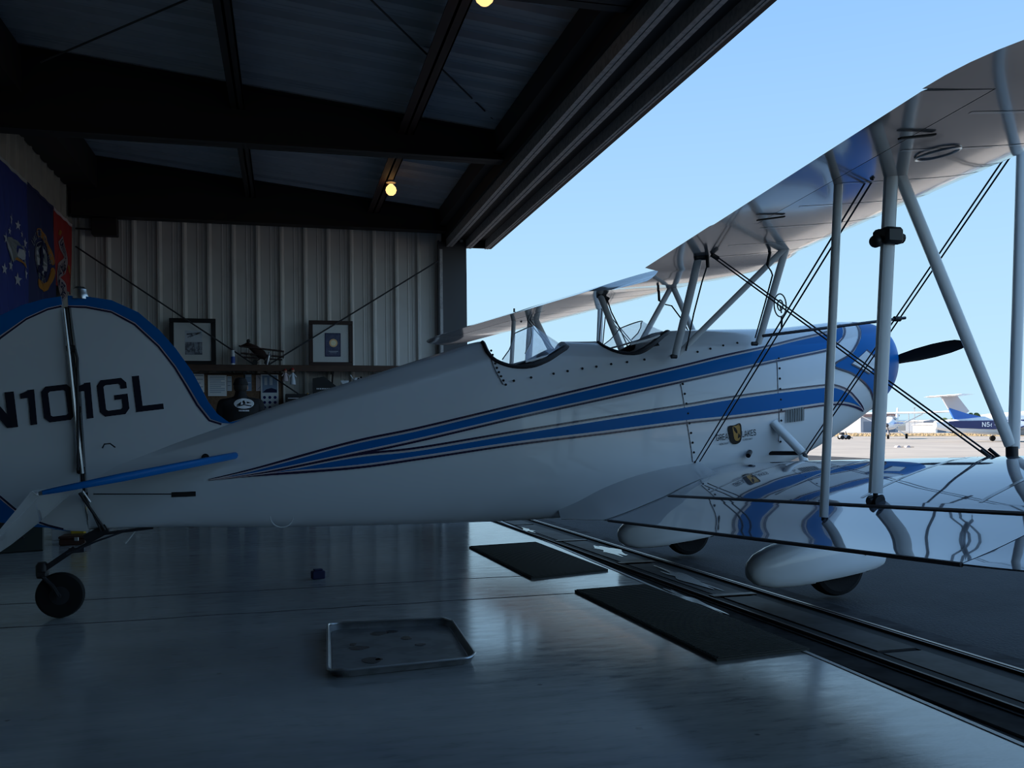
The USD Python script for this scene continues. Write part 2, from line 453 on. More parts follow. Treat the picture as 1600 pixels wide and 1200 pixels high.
# tapered frames: level lower flange, sloping upper flange
for nm, Y, z0 in (('rafter', 12.12, 3.72), ('rafter', 8.8, 3.72), ('rafter', 5.35, 3.72), ('rafter', 1.9, 3.72), ('rafter', -1.5, 3.72)):
    xa, xb = LEFT + .05, 2.2
    web = Polygon([(xa, z0), (xb, z0), (xb, ROOF(xb)), (xa, ROOF(xa))])
    r = obj(nm, [extrude(web, .012, lambda p: np.column_stack([p[:, 0], Y + p[:, 2], p[:, 1]])), box(xa, Y - .09, z0, xb, Y + .09, z0 + .014),
                 bar((xa, Y, ROOF(xa) - .02), (xb, Y, ROOF(xb) - .02), .18, .014)], 'steel_primer', ceil, smooth=False)
for (xc, w, mt) in ((-.40, .13, 'steel_primer'), (1.18, .16, 'steel_red')):
    zt, zb = ROOF(xc) - .01, 3.935 if xc > 0 else 4.06
    obj('purlin', [box(xc - .01, -4.9, zb, xc + .01, BACK, zt), box(xc - w / 2, -4.9, zb, xc + w / 2, BACK, zb + .012), box(xc + w / 2 - .012, -4.9, zb, xc + w / 2, BACK, zb + .035)], mt, ceil, smooth=False)
obj('eave_shade_beam', box(LEFT + .02, -4.9, 4.06, LEFT + .36, BACK, ROOF(LEFT + .3) - .02), 'steel_primer', ceil, smooth=False)  # dark box added to stand for the shade under the eaves
for a, b in (((85, 88), (290, 0)), ((580, 0), (790, 205))):
    A, B = atZ(*a, 4.07), atZ(*b, 4.07); A2, B2 = A - (B - A) * .12, B + (B - A) * .6
    if a[0] > 500: A2, B2 = A - (B - A) * .6, B + (B - A) * .05
    obj('bracing_rod', tube([A2, B2], .008, 6), 'rod_dark', ceil)
hd = thing('trim_1', kind='structure')
obj('header_beam', [box(2.16, -5, 3.66, 2.84, BACK, 4.1), box(2.80, -5, 3.55, 2.84, BACK, 4.5), box(2.06, -5, 3.80, 2.16, BACK, 4.02)], 'steel_primer', hd, smooth=False)
for x in (2.235, 2.515, 2.775):
    w = .085 if x < 2.7 else .05
    obj('door_track', [box(x - w / 2, -5, 3.55, x - .006, BACK + .02, 3.66), box(x + .006, -5, 3.55, x + w / 2, BACK + .02, 3.66), box(x - .006, -5, 3.556, x + .006, BACK + .02, 3.60)], 'galv', hd, smooth=False)
obj('end_plate', box(2.12, BACK - .02, 3.56, 2.83, BACK + .03, 4.1), 'steel_primer', hd, smooth=False)
tr = thing('trim_2', kind='structure')
obj('door_column', [box(2.07, BACK - .05, 0, 2.475, BACK + .28, 3.62), box(2.065, BACK - .12, 0, 2.085, BACK - .05, 3.62)], 'column_grey', tr, smooth=False)
obj('column_flange', box(2.085, BACK - .125, 0, 2.125, BACK - .05, 3.5), 'galv', tr, smooth=False)
obj('anchor_plate', box(2.03, BACK - .14, 1.98, 2.12, BACK - .1, 2.01), 'galv', tr, smooth=False)
t4 = thing('trim_4', kind='structure')
for (a, b) in (((118, 385), (372, 553)), ((684, 408), (436, 560))):
    A, B = atY(*a, 12.065), atY(*b, 12.065)
    d = B - A
    obj('bracing_rod', tube([A, A + d * (1.6 if a[0] < 200 else 1.12)], .011, 6), 'rod_dark', t4)
obj('conduit', tube([atY(118, 357, 12.2), atY(178, 360, 12.2)], .012, 6), 'rod_dark', t4)
obj('junction_box', box(-2.32, 12.14, 3.50, -2.02, 12.27, 3.72, .01), 'steel_primer', t4)

# ------------------------------------------------------------------ ground
obj('floor', box(LEFT, -5, -.2, 2.32, BACK + .05, 0), 'floor_paint', smooth=False, kind='structure')
GS = .009
def gz(p): return -.012 - GS * max(p[0] - 17.0, 0)
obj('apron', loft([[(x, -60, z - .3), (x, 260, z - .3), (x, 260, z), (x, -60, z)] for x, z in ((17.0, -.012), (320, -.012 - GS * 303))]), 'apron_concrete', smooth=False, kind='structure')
obj('asphalt_shade_strip', box(2.32, -60, -.25, 17.0, 260, -.012), 'asphalt_shaded', smooth=False, kind='structure')  # outer part is unseen, widened as hangar shadow to cut warm bounce
th = thing('trim_3', kind='structure')
SK = (2.93 - 2.60) / (3.0 - 10.0)
def skew(x, y): return x + SK * (y - 6.5)
def strip(x0, x1, z0, z1, y0=-4., y1=12.6):
    return loft([[(skew(x0, y), y, z0), (skew(x1, y), y, z0), (skew(x1, y), y, z1), (skew(x0, y), y, z1)] for y in (y0, y1)])
obj('threshold_slab', strip(2.20, 3.0, -.1, -.004), 'concrete_dirty', th, smooth=False)
obj('floor_edge', box(2.30, -4, -.1, 2.322, BACK, .003), 'white_plastic', th, smooth=False)
for (xr) in (2.42, 2.76):
    obj('rail_slot', strip(xr - .065, xr + .06, -.05, .001), 'slot', th, smooth=False)
    obj('door_rail', strip(xr + .018 if xr > 2.6 else xr - .035, xr + .032 if xr > 2.6 else xr - .02, -.05, .014), 'rail_iron', th, smooth=False)
obj('rail_edge', strip(2.83, 2.85, -.05, .006), 'rail_top', th, smooth=False)
ys = [2.2, 3.55, 4.95, 6.35, 7.75, 9.2, 10.8, 12.4]
for k in range(len(ys) - 1):
    obj('cover_plate', strip(2.485, 2.69, -.03, .004 + .002 * (k % 2), ys[k] + .02, ys[k + 1] - .02), 'plate_steel', th, smooth=False)
for k, y in enumerate((5.0, 6.4, 7.8)):
    obj('cross_bar', strip(2.44, 2.73, -.03, .009, y - .03, y + .03), 'rail_iron', th, smooth=False)

mat('wet', (.02, .02, .024), .16, ior=1.5, bump=(9, .25, .01))
for cx_, cy_, rx, ry in ((2.62, 7.05, .09, .36), (2.64, 5.65, .07, .50), (2.36, 8.7, .05, .28), (2.34, 4.95, .035, .42)):
    pl_ = smooth_poly([(cx_ + rx * math.cos(a) * RNG.uniform(.35, 1.2), cy_ + ry * math.sin(a) * RNG.uniform(.35, 1.2)) for a in np.linspace(0, 2 * np.pi, 20)[:-1]], 3)
    obj('wet_patch', extrude(Polygon(pl_).buffer(0), .001, lambda p: p + [0, 0, .0078]), 'wet', th, smooth=False)
for y0_, y1_ in ((6.02, 6.10), (5.30, 5.36)):
    cr = [(x, y0_ + (y1_ - y0_) * (x + 2.6) / 4.8 + RNG.uniform(-.012, .012)) for x in np.linspace(-2.6, 2.15, 26)]
    obj('floor_joint', extrude(LineString(cr).buffer(.006), .001, lambda p: p + [0, 0, .0004]), 'concrete_dirty', th, smooth=False)
# ------------------------------------------------------------------ the biplane
HEAD = math.radians(3.0)
EX = np.array([math.cos(HEAD), math.sin(HEAD), 0]); ES = np.array([math.sin(HEAD), -math.cos(HEAD), 0]); ORG = np.array([3.19, 5.75, 0])
plane = thing('biplane', 'white and blue open-cockpit biplane with its tail inside the hangar and wings outside the door', 'airplane', ORG, math.degrees(HEAD))


def S(x, y, z):                     # y to starboard (towards the camera) -> the aircraft's own axes
    return np.array([x, -y, z], float)


def SA(a):
    a = np.array(a, float); a[..., 1] *= -1; return a


def PP(px, py, y):
    q = hit(px, py, ORG + ES * y, ES) - ORG; return np.array([q @ EX, y, q[2]])


def PZ(px, py, z):
    q = hit(px, py, [0, 0, z], [0, 0, 1]) - ORG; return np.array([q @ EX, q @ ES, z])


KX = np.array([-4.28, -3.9, -3.5, -3.2, -2.98, -2.59, -2.18, -1.94, -1.6, -1.21, -.9, -.6, -.2, .166, .5, .76, .93, 1.03, 1.085, 1.115, 1.130, 1.137])
KT = np.array([.83, .955, 1.095, 1.205, 1.278, 1.405, 1.537, 1.603, 1.606, 1.614, 1.655, 1.70, 1.716, 1.73, 1.766, 1.792, 1.790, 1.768, 1.735, 1.69, 1.63, 1.53])
BX = np.array([-4.28, -3.9, -3.4, -2.5, -2.0, -1.5, -1.0, -.5, -.1, .24, .43, .80, 1.0, 1.07, 1.11, 1.130, 1.137])
BZ = np.array([.49, .488, .468, .450, .447, .452, .485, .565, .665, .78, .86, 1.05, 1.17, 1.225, 1.275, 1.33, 1.41])
WX = np.array([-4.28, -3.9, -3.5, -3.0, -2.5, -2.0, -1.5, -1.0, -.5, 0, .4, .65, .82, .97, 1.06, 1.105, 1.128, 1.137])
WY = np.array([.028, .085, .15, .22, .28, .33, .36, .38, .40, .42, .42, .405, .375, .325, .265, .21, .15, .07])
fT, fB, fW = Pch(KX, KT), Pch(BX, BZ), Pch(WX, WY)
fC = lambda x: fB(x) + (fT(x) - fB(x)) * np.interp(x, [-4.3, -2, 0, 1.0], [.52, .50, .5, .5])
fNU = lambda x: np.interp(x, [-4.3, -3, -1.5, .3, 1.0], [1.75, 1.85, 2.0, 2.15, 2.0])
fNL = lambda x: np.interp(x, [-4.3, -3, -1.0, .0, .6, 1.0], [3.2, 3.6, 4.0, 3.0, 2.3, 2.0])


def fy(x, z):
    x, z = np.asarray(x, float), np.asarray(z, float)
    c = fC(x); up = z > c
    h = np.where(up, fT(x) - c, c - fB(x)); n = np.where(up, fNU(x), fNL(x))
    return fW(x) * np.maximum(1 - (np.abs(z - c) / h).clip(0, 1) ** n, 0) ** (1 / n)


def on_side(px, py):
    y = .36
    for _ in range(12):
        q = PP(px, py, y); y = .5 * y + .5 * float(fy(min(q[0], 1.135), q[2]))
    return np.array([q[0], q[2]])


def skin(xz, side=1, off=.003):
    """Points of the fuselage skin at (x, z), pushed out along the normal."""
    xz = np.asarray(xz, float); x, z = np.minimum(xz[..., 0], 1.1365), xz[..., 1]
    y = fy(x, z); e = .004
    dx = (fy(np.minimum(x + e, 1.1365), z) - fy(x - e, z)) / (2 * e); dz = (fy(x, z + e) - fy(x, z - e)) / (2 * e)
    n = np.stack([-np.clip(dx, -4, 4), np.ones_like(dx), -np.clip(dz, -4, 4)], -1); n /= np.linalg.norm(n, axis=-1, keepdims=True)
    p = np.stack([x, y, z], -1) + n * off
    p[..., 1] *= side
    return SA(p)


XS = np.unique(np.concatenate([np.linspace(-4.28, .9, 75), np.linspace(.9, 1.09, 12), np.linspace(1.09, 1.137, 16)]))
NS = 64
secs = []
for x in XS:
    t = np.linspace(0, 2 * np.pi, NS, endpoint=False)
    c, T, B, w = fC(x), fT(x), fB(x), fW(x)
    st, ct = np.sin(t), np.cos(t)
    n = np.where(st > 0, fNU(x), fNL(x))
    yy = w * np.sign(ct) * np.abs(ct) ** (2 / n); zz = c + np.where(st > 0, T - c, c - B) * np.sign(st) * np.abs(st) ** (2 / n)
    secs.append(np.column_stack([np.full(NS, x), yy, zz]))
STR = np.radians([30, 52, 74, 90, 106, 128, 150])
for x, sc_ in zip(XS, secs):            # the fabric turtledeck behind the cockpit lies flat between its stringers
    k_ = float(np.interp(x, [-4.2, -3.9, -2.02, -1.95], [0, 1, 1, 0]))
    if k_ <= 0: continue
    t = np.linspace(0, 2 * np.pi, NS, endpoint=False)
    for a0, a1 in zip(STR[:-1], STR[1:]):
        i0, i1 = int(round(a0 / (2 * np.pi) * NS)), int(round(a1 / (2 * np.pi) * NS))
        for i in range(i0 + 1, i1):
            q = sc_[i0] + (sc_[i1] - sc_[i0]) * (i - i0) / (i1 - i0); sc_[i] = sc_[i] * (1 - k_) + q * k_
body = man(loft(secs))


def rim(pxs): return np.array([PP(px, py, y)[[0, 2]] for px, py, y in pxs])


RIM1 = spline(rim([(757, 533, .10), (764, 548, .2), (778, 562, .26), (805, 571, .29), (832, 570, .29), (858, 560, .27), (878, 548, .24), (890, 540, .16)]), 4)
RIM2 = spline(rim([(938, 534, .12), (950, 539, .22), (966, 547, .26), (985, 551, .28), (1003, 549, .28), (1022, 538, .25), (1040, 524, .20), (1050, 516, .1)]), 4)
for R_ in (RIM1, RIM2):
    pr = Polygon(np.vstack([R_, [[R_[-1, 0], 2.2], [R_[0, 0], 2.2]]])).buffer(0)
    body = body - man(extrude(pr, 1.4, lambda p: np.column_stack([p[:, 0], p[:, 2], p[:, 1]])))
    R2_ = R_[(R_[:, 0] > R_[0, 0] + .08) & (R_[:, 0] < R_[-1, 0] - .13)]
    well = Polygon(np.vstack([R2_ + [0, .1], [[R2_[-1, 0], .8], [R2_[0, 0], .8]]]))
    body = body - man(extrude(well, .44, lambda p: np.column_stack([p[:, 0], p[:, 2], p[:, 1]])))
fus = obj('fuselage', body, 'white_side', plane, smooth=13)
for R_ in (RIM1, RIM2):
    x0, x1 = R_[0, 0] + .10, R_[-1, 0] - .15
    obj('cockpit_liner', [box(x0, -.215, .81, x1, .215, .83), box(x0, -.215, .83, x0 + .02, .215, 1.33), box(x0, .207, .83, x1, .215, 1.36), box(x0, -.215, .83, x1, -.207, 1.36)], 'cockpit_dark', plane, smooth=False)
    for s in (1, -1):
        P = np.array([S(x, s * (fy(x, z) + .0), z) for x, z in R_])
        n = len(P); rr = np.interp(np.arange(n), [0, n * .45, n * .6, n * .9, n - 1], [.014, .014, .022, .024, .010])
        obj('cockpit_coaming', tube(P + [0, 0, -.004], rr, 8), 'leather', plane)

# --- painted stripes: strips of paint that follow the skin
st_up_t = np.array([on_side(*p) for p in [(326, 749), (400, 731.5), (550, 690.5), (650, 669.5), (800, 634), (940, 601), (1060, 573), (1130, 556), (1200, 541), (1240, 531), (1292, 519), (1304, 513), (1314, 508)]])
st_up_b = np.array([on_side(*p) for p in [(326, 750), (400, 741.5), (550, 711), (650, 690), (800, 655), (940, 624.5), (1052, 600), (1130, 583), (1200, 567.5), (1240, 559), (1292, 548), (1304, 541), (1315, 530)]])
st_lo_t = np.array([on_side(*p) for p in [(326, 749.5), (400, 741), (550, 711.5), (650, 700), (800, 675), (950, 651), (1072, 632), (1130, 622), (1200, 612), (1240, 607), (1289, 601.5), (1304, 601.5), (1324, 609), (1339, 624), (1349, 641)]])
st_lo_b = np.array([on_side(*p) for p in [(326, 750.5), (400, 743), (550, 731.5), (650, 718), (800, 695.5), (950, 677), (1072, 661), (1130, 655), (1200, 646), (1240, 640), (1280, 634), (1296, 632.5), (1315, 631.5), (1333, 635), (1349, 642)]])


def resample(c, n):
    c = spline(c, 6); d = np.concatenate([[0], np.cumsum(np.linalg.norm(np.diff(c, axis=0), axis=1))])
    return np.column_stack([np.interp(np.linspace(0, d[-1], n), d, c[:, k]) for k in (0, 1)])


def band(lo, hi, side, off, n=90, m=6):
    a, b = resample(lo, n), resample(hi, n)
    t = np.linspace(0, 1, m)[None, :, None]
    return grid(skin(a[:, None] * (1 - t) + b[:, None] * t, side, off))


def line(c, w, side, off, n=110, closed=False):
    a = resample(c, n)
    d = np.gradient(a, axis=0); d /= np.linalg.norm(d, axis=1, keepdims=True) + 1e-12
    nn = np.column_stack([-d[:, 1], d[:, 0]])
    w = np.broadcast_to(w, (n,))[:, None]
    return grid(skin(np.stack([a - nn * w / 2, a, a + nn * w / 2], 1), side, off))


def inset(lo, hi, g0, g1):
    """The two edges moved towards each other, by g0 at the narrow start and g1 further on, at most 42 % of the gap."""
    a, b = resample(lo, 90), resample(hi, 90)
    d = b - a; L = np.linalg.norm(d, axis=1, keepdims=True) + 1e-9
    g = np.minimum(np.interp(np.arange(90), [0, 25, 89], [g0, g1, g1])[:, None], .40 * L)
    return a + d / L * g, b - d / L * g


for s in (1, -1):
    for lo, hi in ((st_up_b, st_up_t), (st_lo_b, st_lo_t)):
        il, ih = inset(lo, hi, .012, .020)
        obj('stripe', band(il, ih, s, .0035), 'blue_paint', fus, smooth=True)
        wl_ = np.interp(np.arange(110), [0, 12, 60, 109], [.004, .013, .012, .011])
        obj('pinstripe', [line(lo, wl_, s, .004), line(hi, wl_, s, .004)], 'navy_line', fus, smooth=True)
        ml, mh = inset(lo, hi, .007, .0115)
        obj('pinstripe', [line(ml, .0035, s, .0045), line(mh, .0035, s, .0045)], 'cream_line', fus, smooth=True)
    # the round blue end of the upper stripe and the blue nose with its point
    e = np.array([on_side(*p) for p in [(1314, 508), (1318.5, 511), (1320, 519), (1318, 526), (1315, 530)]])
    obj('pinstripe', line(e, .011, s, .004, 30), 'navy_line', fus, smooth=True)
    NB = np.array([on_side(*p) for p in [(1336, 505), (1343.5, 513), (1345, 525), (1340.5, 538.5), (1328.5, 555), (1305, 571.5), (1333, 583.5), (1351, 597), (1361.5, 610.5), (1366, 624), (1364.5, 640)]])
    nb = resample(NB, 120)
    top_x, bot_x = nb[0, 0], nb[-1, 0]
    rows = []
    fr = []
    for f in np.linspace(0.002, .998, 80):
        # boundary x at this fraction of the section's height
        zf = lambda x: fB(x) + (fT(x) - fB(x)) * f
        d = nb[:, 1] - zf(nb[:, 0])
        k = np.nonzero(d[:-1] * d[1:] <= 0)[0]
        xb = nb[k[0], 0] if len(k) else (top_x if f > .5 else bot_x)
        xx = xb + (1.136 - xb) * (1 - (1 - np.linspace(0, 1, 40)) ** 1.6)
        rows.append(np.column_stack([xx, zf(xx)]))
    obj('nose_paint', grid(skin(np.array(rows), s, .003)), 'blue_paint', fus, smooth=True, label='blue painted nose of the cowling')
    obj('pinstripe', line(NB + [-.012, 0], .012, s, .0055), 'navy_line', fus, smooth=True)
    DM = np.array([on_side(*p) for p in [(1329, 570), (1353, 548.5), (1372, 565), (1357, 585)]])
    dq = np.array([[DM[0] * (1 - a) * (1 - b) + DM[1] * a * (1 - b) + DM[3] * (1 - a) * b + DM[2] * a * b for a in np.linspace(0, 1, 10)] for b in np.linspace(0, 1, 10)])
    obj('nose_diamond', grid(skin(dq, s, .006)), 'white_paint', fus, smooth=True)
    dm = np.vstack([DM, DM[:1]])
    obj('pinstripe', [grid(skin(np.stack([np.linspace(dm[i], dm[i + 1], 12) + o for o in (0, .009)], 1), s, .0068)) for i in range(4)], 'navy_line', fus, smooth=True)
    # panel joints with their screws
    for c in ([(1063, 600), (1070, 640), (1078, 690), (1082, 722)], [(1213, 560), (1215, 600), (1217, 650), (1216, 690)], [(763, 548), (772, 575), (786, 601)]):
        xz = np.array([on_side(*p) for p in c])
        obj('panel_joint', line(xz, .005, s, .0025, 20), 'gap_dark', fus, smooth=True)
        sc = resample(xz, 9)
        obj('screw', [trimesh.creation.icosphere(1, .0075).apply_translation(p) for p in skin(sc + [.018, 0], s, .001)], 'dark_fitting', fus, kind='stuff')
    pts = np.array([on_side(*p) for p in [(803, 595), (830, 590), (865, 584), (887, 580), (910, 576), (932, 573), (955, 569), (980, 566), (1007, 562), (1049, 556), (1090, 550), (1110, 545), (1130, 540), (1152, 536)]])
    obj('rivet', [trimesh.creation.icosphere(1, .008).apply_translation(p) for p in skin(pts, s, .001)], 'dark_fitting', fus, kind='stuff')

# maker's words and shield on the cowling
o = on_side(1119, 690); u = on_side(1180, 681) - o; L0 = np.linalg.norm(u); u /= L0; v_ = np.array([-u[1], u[0]])
def lay(m, x, y, mt, name, sx=1., sh=.0):
    v = np.array(m.vertices); q = o + np.outer(v[:, 0] * sx + x, u) + np.outer(v[:, 1] + y, v_)
    obj(name, trimesh.Trimesh(skin(q, 1, .0045), m.faces, process=False), mt, fus, smooth=False)
lay(text('GREAT', .040, False, .0004), .0, .004, 'black_letter', 'lettering', .62)
lay(text('LAKES', .040, False, .0004), .66 * L0, .004, 'black_letter', 'lettering', .62)
lay(text('AIRCRAFT', .012, False, .0004), .02, -.026, 'black_letter', 'lettering', .9)
lay(text('COMPANY', .012, False, .0004), .66 * L0, -.020, 'black_letter', 'lettering', .9)
shield = Polygon(smooth_poly([(0, .085), (.045, .09), (.09, .095), (.092, .03), (.08, -.02), (.045, -.035), (.01, -.02), (0, .03)], 4))
def flatmesh(poly): return extrude(poly, .0005, lambda p: p)
def densify(m): return m.subdivide()
lay(flatmesh(shield), .33 * L0, 0, 'crest_dark', 'crest')
lay(flatmesh(affinity.scale(shield, .55, .8)), .33 * L0 + .012, .006, 'brass', 'crest')
lay(flatmesh(Polygon([(.02, .08), (.035, .08), (.03, .03), (.015, .04)])), .33 * L0, 0, 'crest_dark', 'crest_mark')
lay(flatmesh(Polygon([(.06, .0), (.085, .01), (.07, .035)])), .33 * L0, 0, 'crest_dark', 'crest_mark')
# louvres in the side of the cowling
for k in range(8):
    px = 1227 + k * 3.6
    a, b = on_side(px, 660.5 - k * .5), on_side(px, 641 - k * .7)
    pa = skin(np.linspace(a, b, 5), 1, .0); pb = skin(np.linspace(a, b, 5) + [.0075, 0], 1, .012)
    obj('louvre', slab(np.stack([pa, pb], 1), .002), 'gap_dark' if 0 else 'white_paint', fus, smooth=False)
    pc = skin(np.linspace(a, b, 5) + [.008, 0], 1, .006); pd = skin(np.linspace(a, b, 5) + [.0168, 0], 1, .006)
    obj('louvre_slot', grid(np.stack([pc, pd], 1)), 'slot', fus, smooth=False)

# --- fin and rudder, in the plane of symmetry
def sp(pts): return np.array([PP(px, py, 0)[[0, 2]] for px, py in pts])
def sheet(poly, t, round_=.012):
    """A flat tail surface with softened edges, from a polygon in (x, z)."""
    P = lambda p: np.column_stack([p[:, 0], p[:, 2], p[:, 1]])
    return join([extrude(poly, t * .55, P), extrude(poly.buffer(-round_ * .5), t * .82, P), extrude(poly.buffer(-round_), t, P)])
hinge_f = [(108, 478), (112, 510), (117, 545), (123, 600), (129, 690), (133, 748)]
FIN_O = sp([(107, 463), (135, 464), (175, 470), (217, 489), (250, 517), (275, 545), (300, 580), (312, 602), (325, 627), (340, 647), (358, 660), (400, 652)] + [(400, 700), (300, 720), (134, 770)] + hinge_f[::-1])
fin_in = sp([(107, 478), (135, 478.5), (175, 486), (212, 505), (250, 540), (275, 572), (293, 600), (312, 632), (330, 655), (348, 661), (400, 665), (400, 760), (134, 775)] + hinge_f[::-1])
fin_poly = Polygon(FIN_O).buffer(0)
fin = obj('fin', sheet(fin_poly, .05), 'white_side', plane, smooth=40)
edge = fin_poly.difference(Polygon(fin_in).buffer(0)).intersection(sbox(-9, PP(350, 661, 0)[2] - .002, 9, 9))
obj('fin_edge', extrude(edge, .056, lambda p: np.column_stack([p[:, 0], p[:, 2], p[:, 1]])), 'blue_paint', fin, smooth=False, label='blue border of the fin')
fl_ = sp([(107, 480), (135, 481), (175, 488.5), (211, 508), (248, 542), (273, 574), (290, 602), (308, 633), (327, 657), (346, 663)])
def edgeline(c, w, t):
    return extrude(LineString(c).buffer(w / 2, cap_style=2), t, lambda p: np.column_stack([p[:, 0], p[:, 2], p[:, 1]]))
obj('pinstripe', edgeline(fl_, .010, .0535), 'navy_line', fin, smooth=False)
obj('pinstripe', edgeline(sp([(107, 478.3), (135, 479), (175, 486.5), (212, 506), (249.5, 541), (274.5, 573), (292, 601), (311, 632.5), (329, 656)]), .005, .0545), 'cream_line', fin, smooth=False)
hinge_r = [(98, 478), (103, 510), (108, 545), (115, 600), (121, 690), (126, 760), (140, 822)]
rud_o = sp([(96, 464), (70, 468), (35, 478), (-5, 497), (-50, 540), (-90, 610), (-100, 680), (-80, 745), (-40, 793), (0, 815), (40, 822), (75, 823.5), (104, 829), (140, 830)] + hinge_r[::-1])
rud_i = sp([(97, 477), (75, 482), (42, 497), (0, 526), (-35, 565), (-68, 620), (-78, 680), (-60, 733), (-25, 765), (0, 778), (28, 801), (55, 816), (75, 822), (104, 828.5), (140, 832), (160, 842), (160, 470)])
rud_poly = Polygon(rud_o).buffer(0)
rud = obj('rudder', sheet(rud_poly, .045), 'white_side', plane, smooth=40)
obj('rudder_edge', extrude(rud_poly.difference(Polygon(rud_i).buffer(0)), .051, lambda p: np.column_stack([p[:, 0], p[:, 2], p[:, 1]])), 'blue_paint', rud, smooth=False, label='blue border of the rudder')
ri = sp([(97, 479.5), (75, 484.5), (42, 499.5), (2, 529), (-33, 567), (-65, 620), (-75, 680), (-58, 731), (-23, 762), (2, 775.5), (30, 799), (56, 813), (76, 820), (100, 826)])
obj('pinstripe', edgeline(ri, .010, .0485), 'navy_line', rud, smooth=False)
obj('pinstripe', edgeline(sp([(97, 477.5), (75, 482.5), (42, 497.5), (1, 527), (-34, 566), (-67, 620), (-77, 680), (-59, 732), (-24, 764), (1, 777.5), (28, 801)]), .005, .0495), 'cream_line', rud, smooth=False)
# registration letters, square block style
def stroke(*lines, w=.17): return unary_union([LineString(l).buffer(w / 2, cap_style=2, join_style=2) for l in lines])
GLY = {'N': stroke([(.085, 0), (.085, 1)], [(.57, 0), (.57, 1)]).union(Polygon([(0, 1), (.2, 1), (.655, 0), (.455, 0)])),
       '1': stroke([(.33, 0), (.33, 1)]).union(Polygon([(.33, 1), (.05, .92), (.05, .78), (.33, .78)])),
       '0': Polygon([(0, .14), (.12, 0), (.66, 0), (.78, .14), (.78, .86), (.66, 1), (.12, 1), (0, .86)]).difference(Polygon([(.17, .19), (.22, .15), (.56, .15), (.61, .19), (.61, .81), (.56, .85), (.22, .85), (.17, .81)])),
       'L': stroke([(.085, 0), (.085, 1)]).union(sbox(0, 0, .68, .155))}
GLY['G'] = GLY['0'].difference(sbox(.56, .52, .9, .70)).union(sbox(.42, .42, .78, .55))
def letter(ch, bl, br, tl, par, name='registration'):
    """One letter with its foot from pixel bl to br and its head at tl."""
    a, b, c = PP(*bl, .03), PP(*br, .03), PP(*tl, .03)
    g = GLY[ch]; gw = g.bounds[2] - g.bounds[0]; g = affinity.translate(g, -g.bounds[0], 0)
    U, V = (b - a)[[0, 2]] / gw, (c - a)[[0, 2]]
    ms = []
    for s in (1, -1):
        ms.append(extrude(g, .002, lambda p: np.column_stack([a[0] + p[:, 0] * U[0] + p[:, 1] * V[0], np.full(len(p), -s * .0265) + p[:, 2], a[2] + p[:, 0] * U[1] + p[:, 1] * V[1]])))
    obj(name, ms, 'black_letter', par, smooth=False)
letter('N', (-27, 673), (28, 667), (-34, 617), rud)
letter('1', (36, 666), (58, 663), (31, 611), rud)
letter('0', (70, 661), (118, 655), (63, 605), rud)
letter('1', (124, 656), (146, 653), (119, 600), fin)
letter('G', (157, 652), (203, 646), (150, 595), fin)
letter('L', (213, 644), (256, 639), (206, 588), fin)
# stern post, hinges, tail light
hp = np.array([S(*PP(px, py, 0)) for px, py in [(104, 480), (110, 530), (118, 600), (125, 690), (130, 755), (150, 825)]])
obj('stern_post', tube(hp, .012, 8), 'dark_fitting', plane)
for px, py in ((110, 545), (118, 640), (126, 735)):
    c = S(*PP(px, py, 0)); obj('hinge', box(*(c - [.03, .02, .02]), *(c + [.03, .02, .02]), .006), 'dark_fitting', plane)
a, b = S(*PP(106, 535, .035)), S(*PP(129, 740, .035))
obj('hinge_strap', tube([S(*PP(100, 482, .03)), S(*PP(109, 560, .035)), S(*PP(117, 640, .035)), b], [.006, .010, .012, .010], 8), 'bright_steel', plane)
obj('brace_tube', tube([S(*PP(117, 545, .04)), S(*PP(121, 560, .045)), S(*PP(122, 735, .045))], .007, 8), 'dark_fitting', plane)
c = S(*PP(125, 462, 0))
obj('tail_light', lathe([(.0, .052), (.022, .05), (.036, .036), (.04, .012), (.045, .0), (.045, -.02)], 16, c), 'bright_steel', plane)

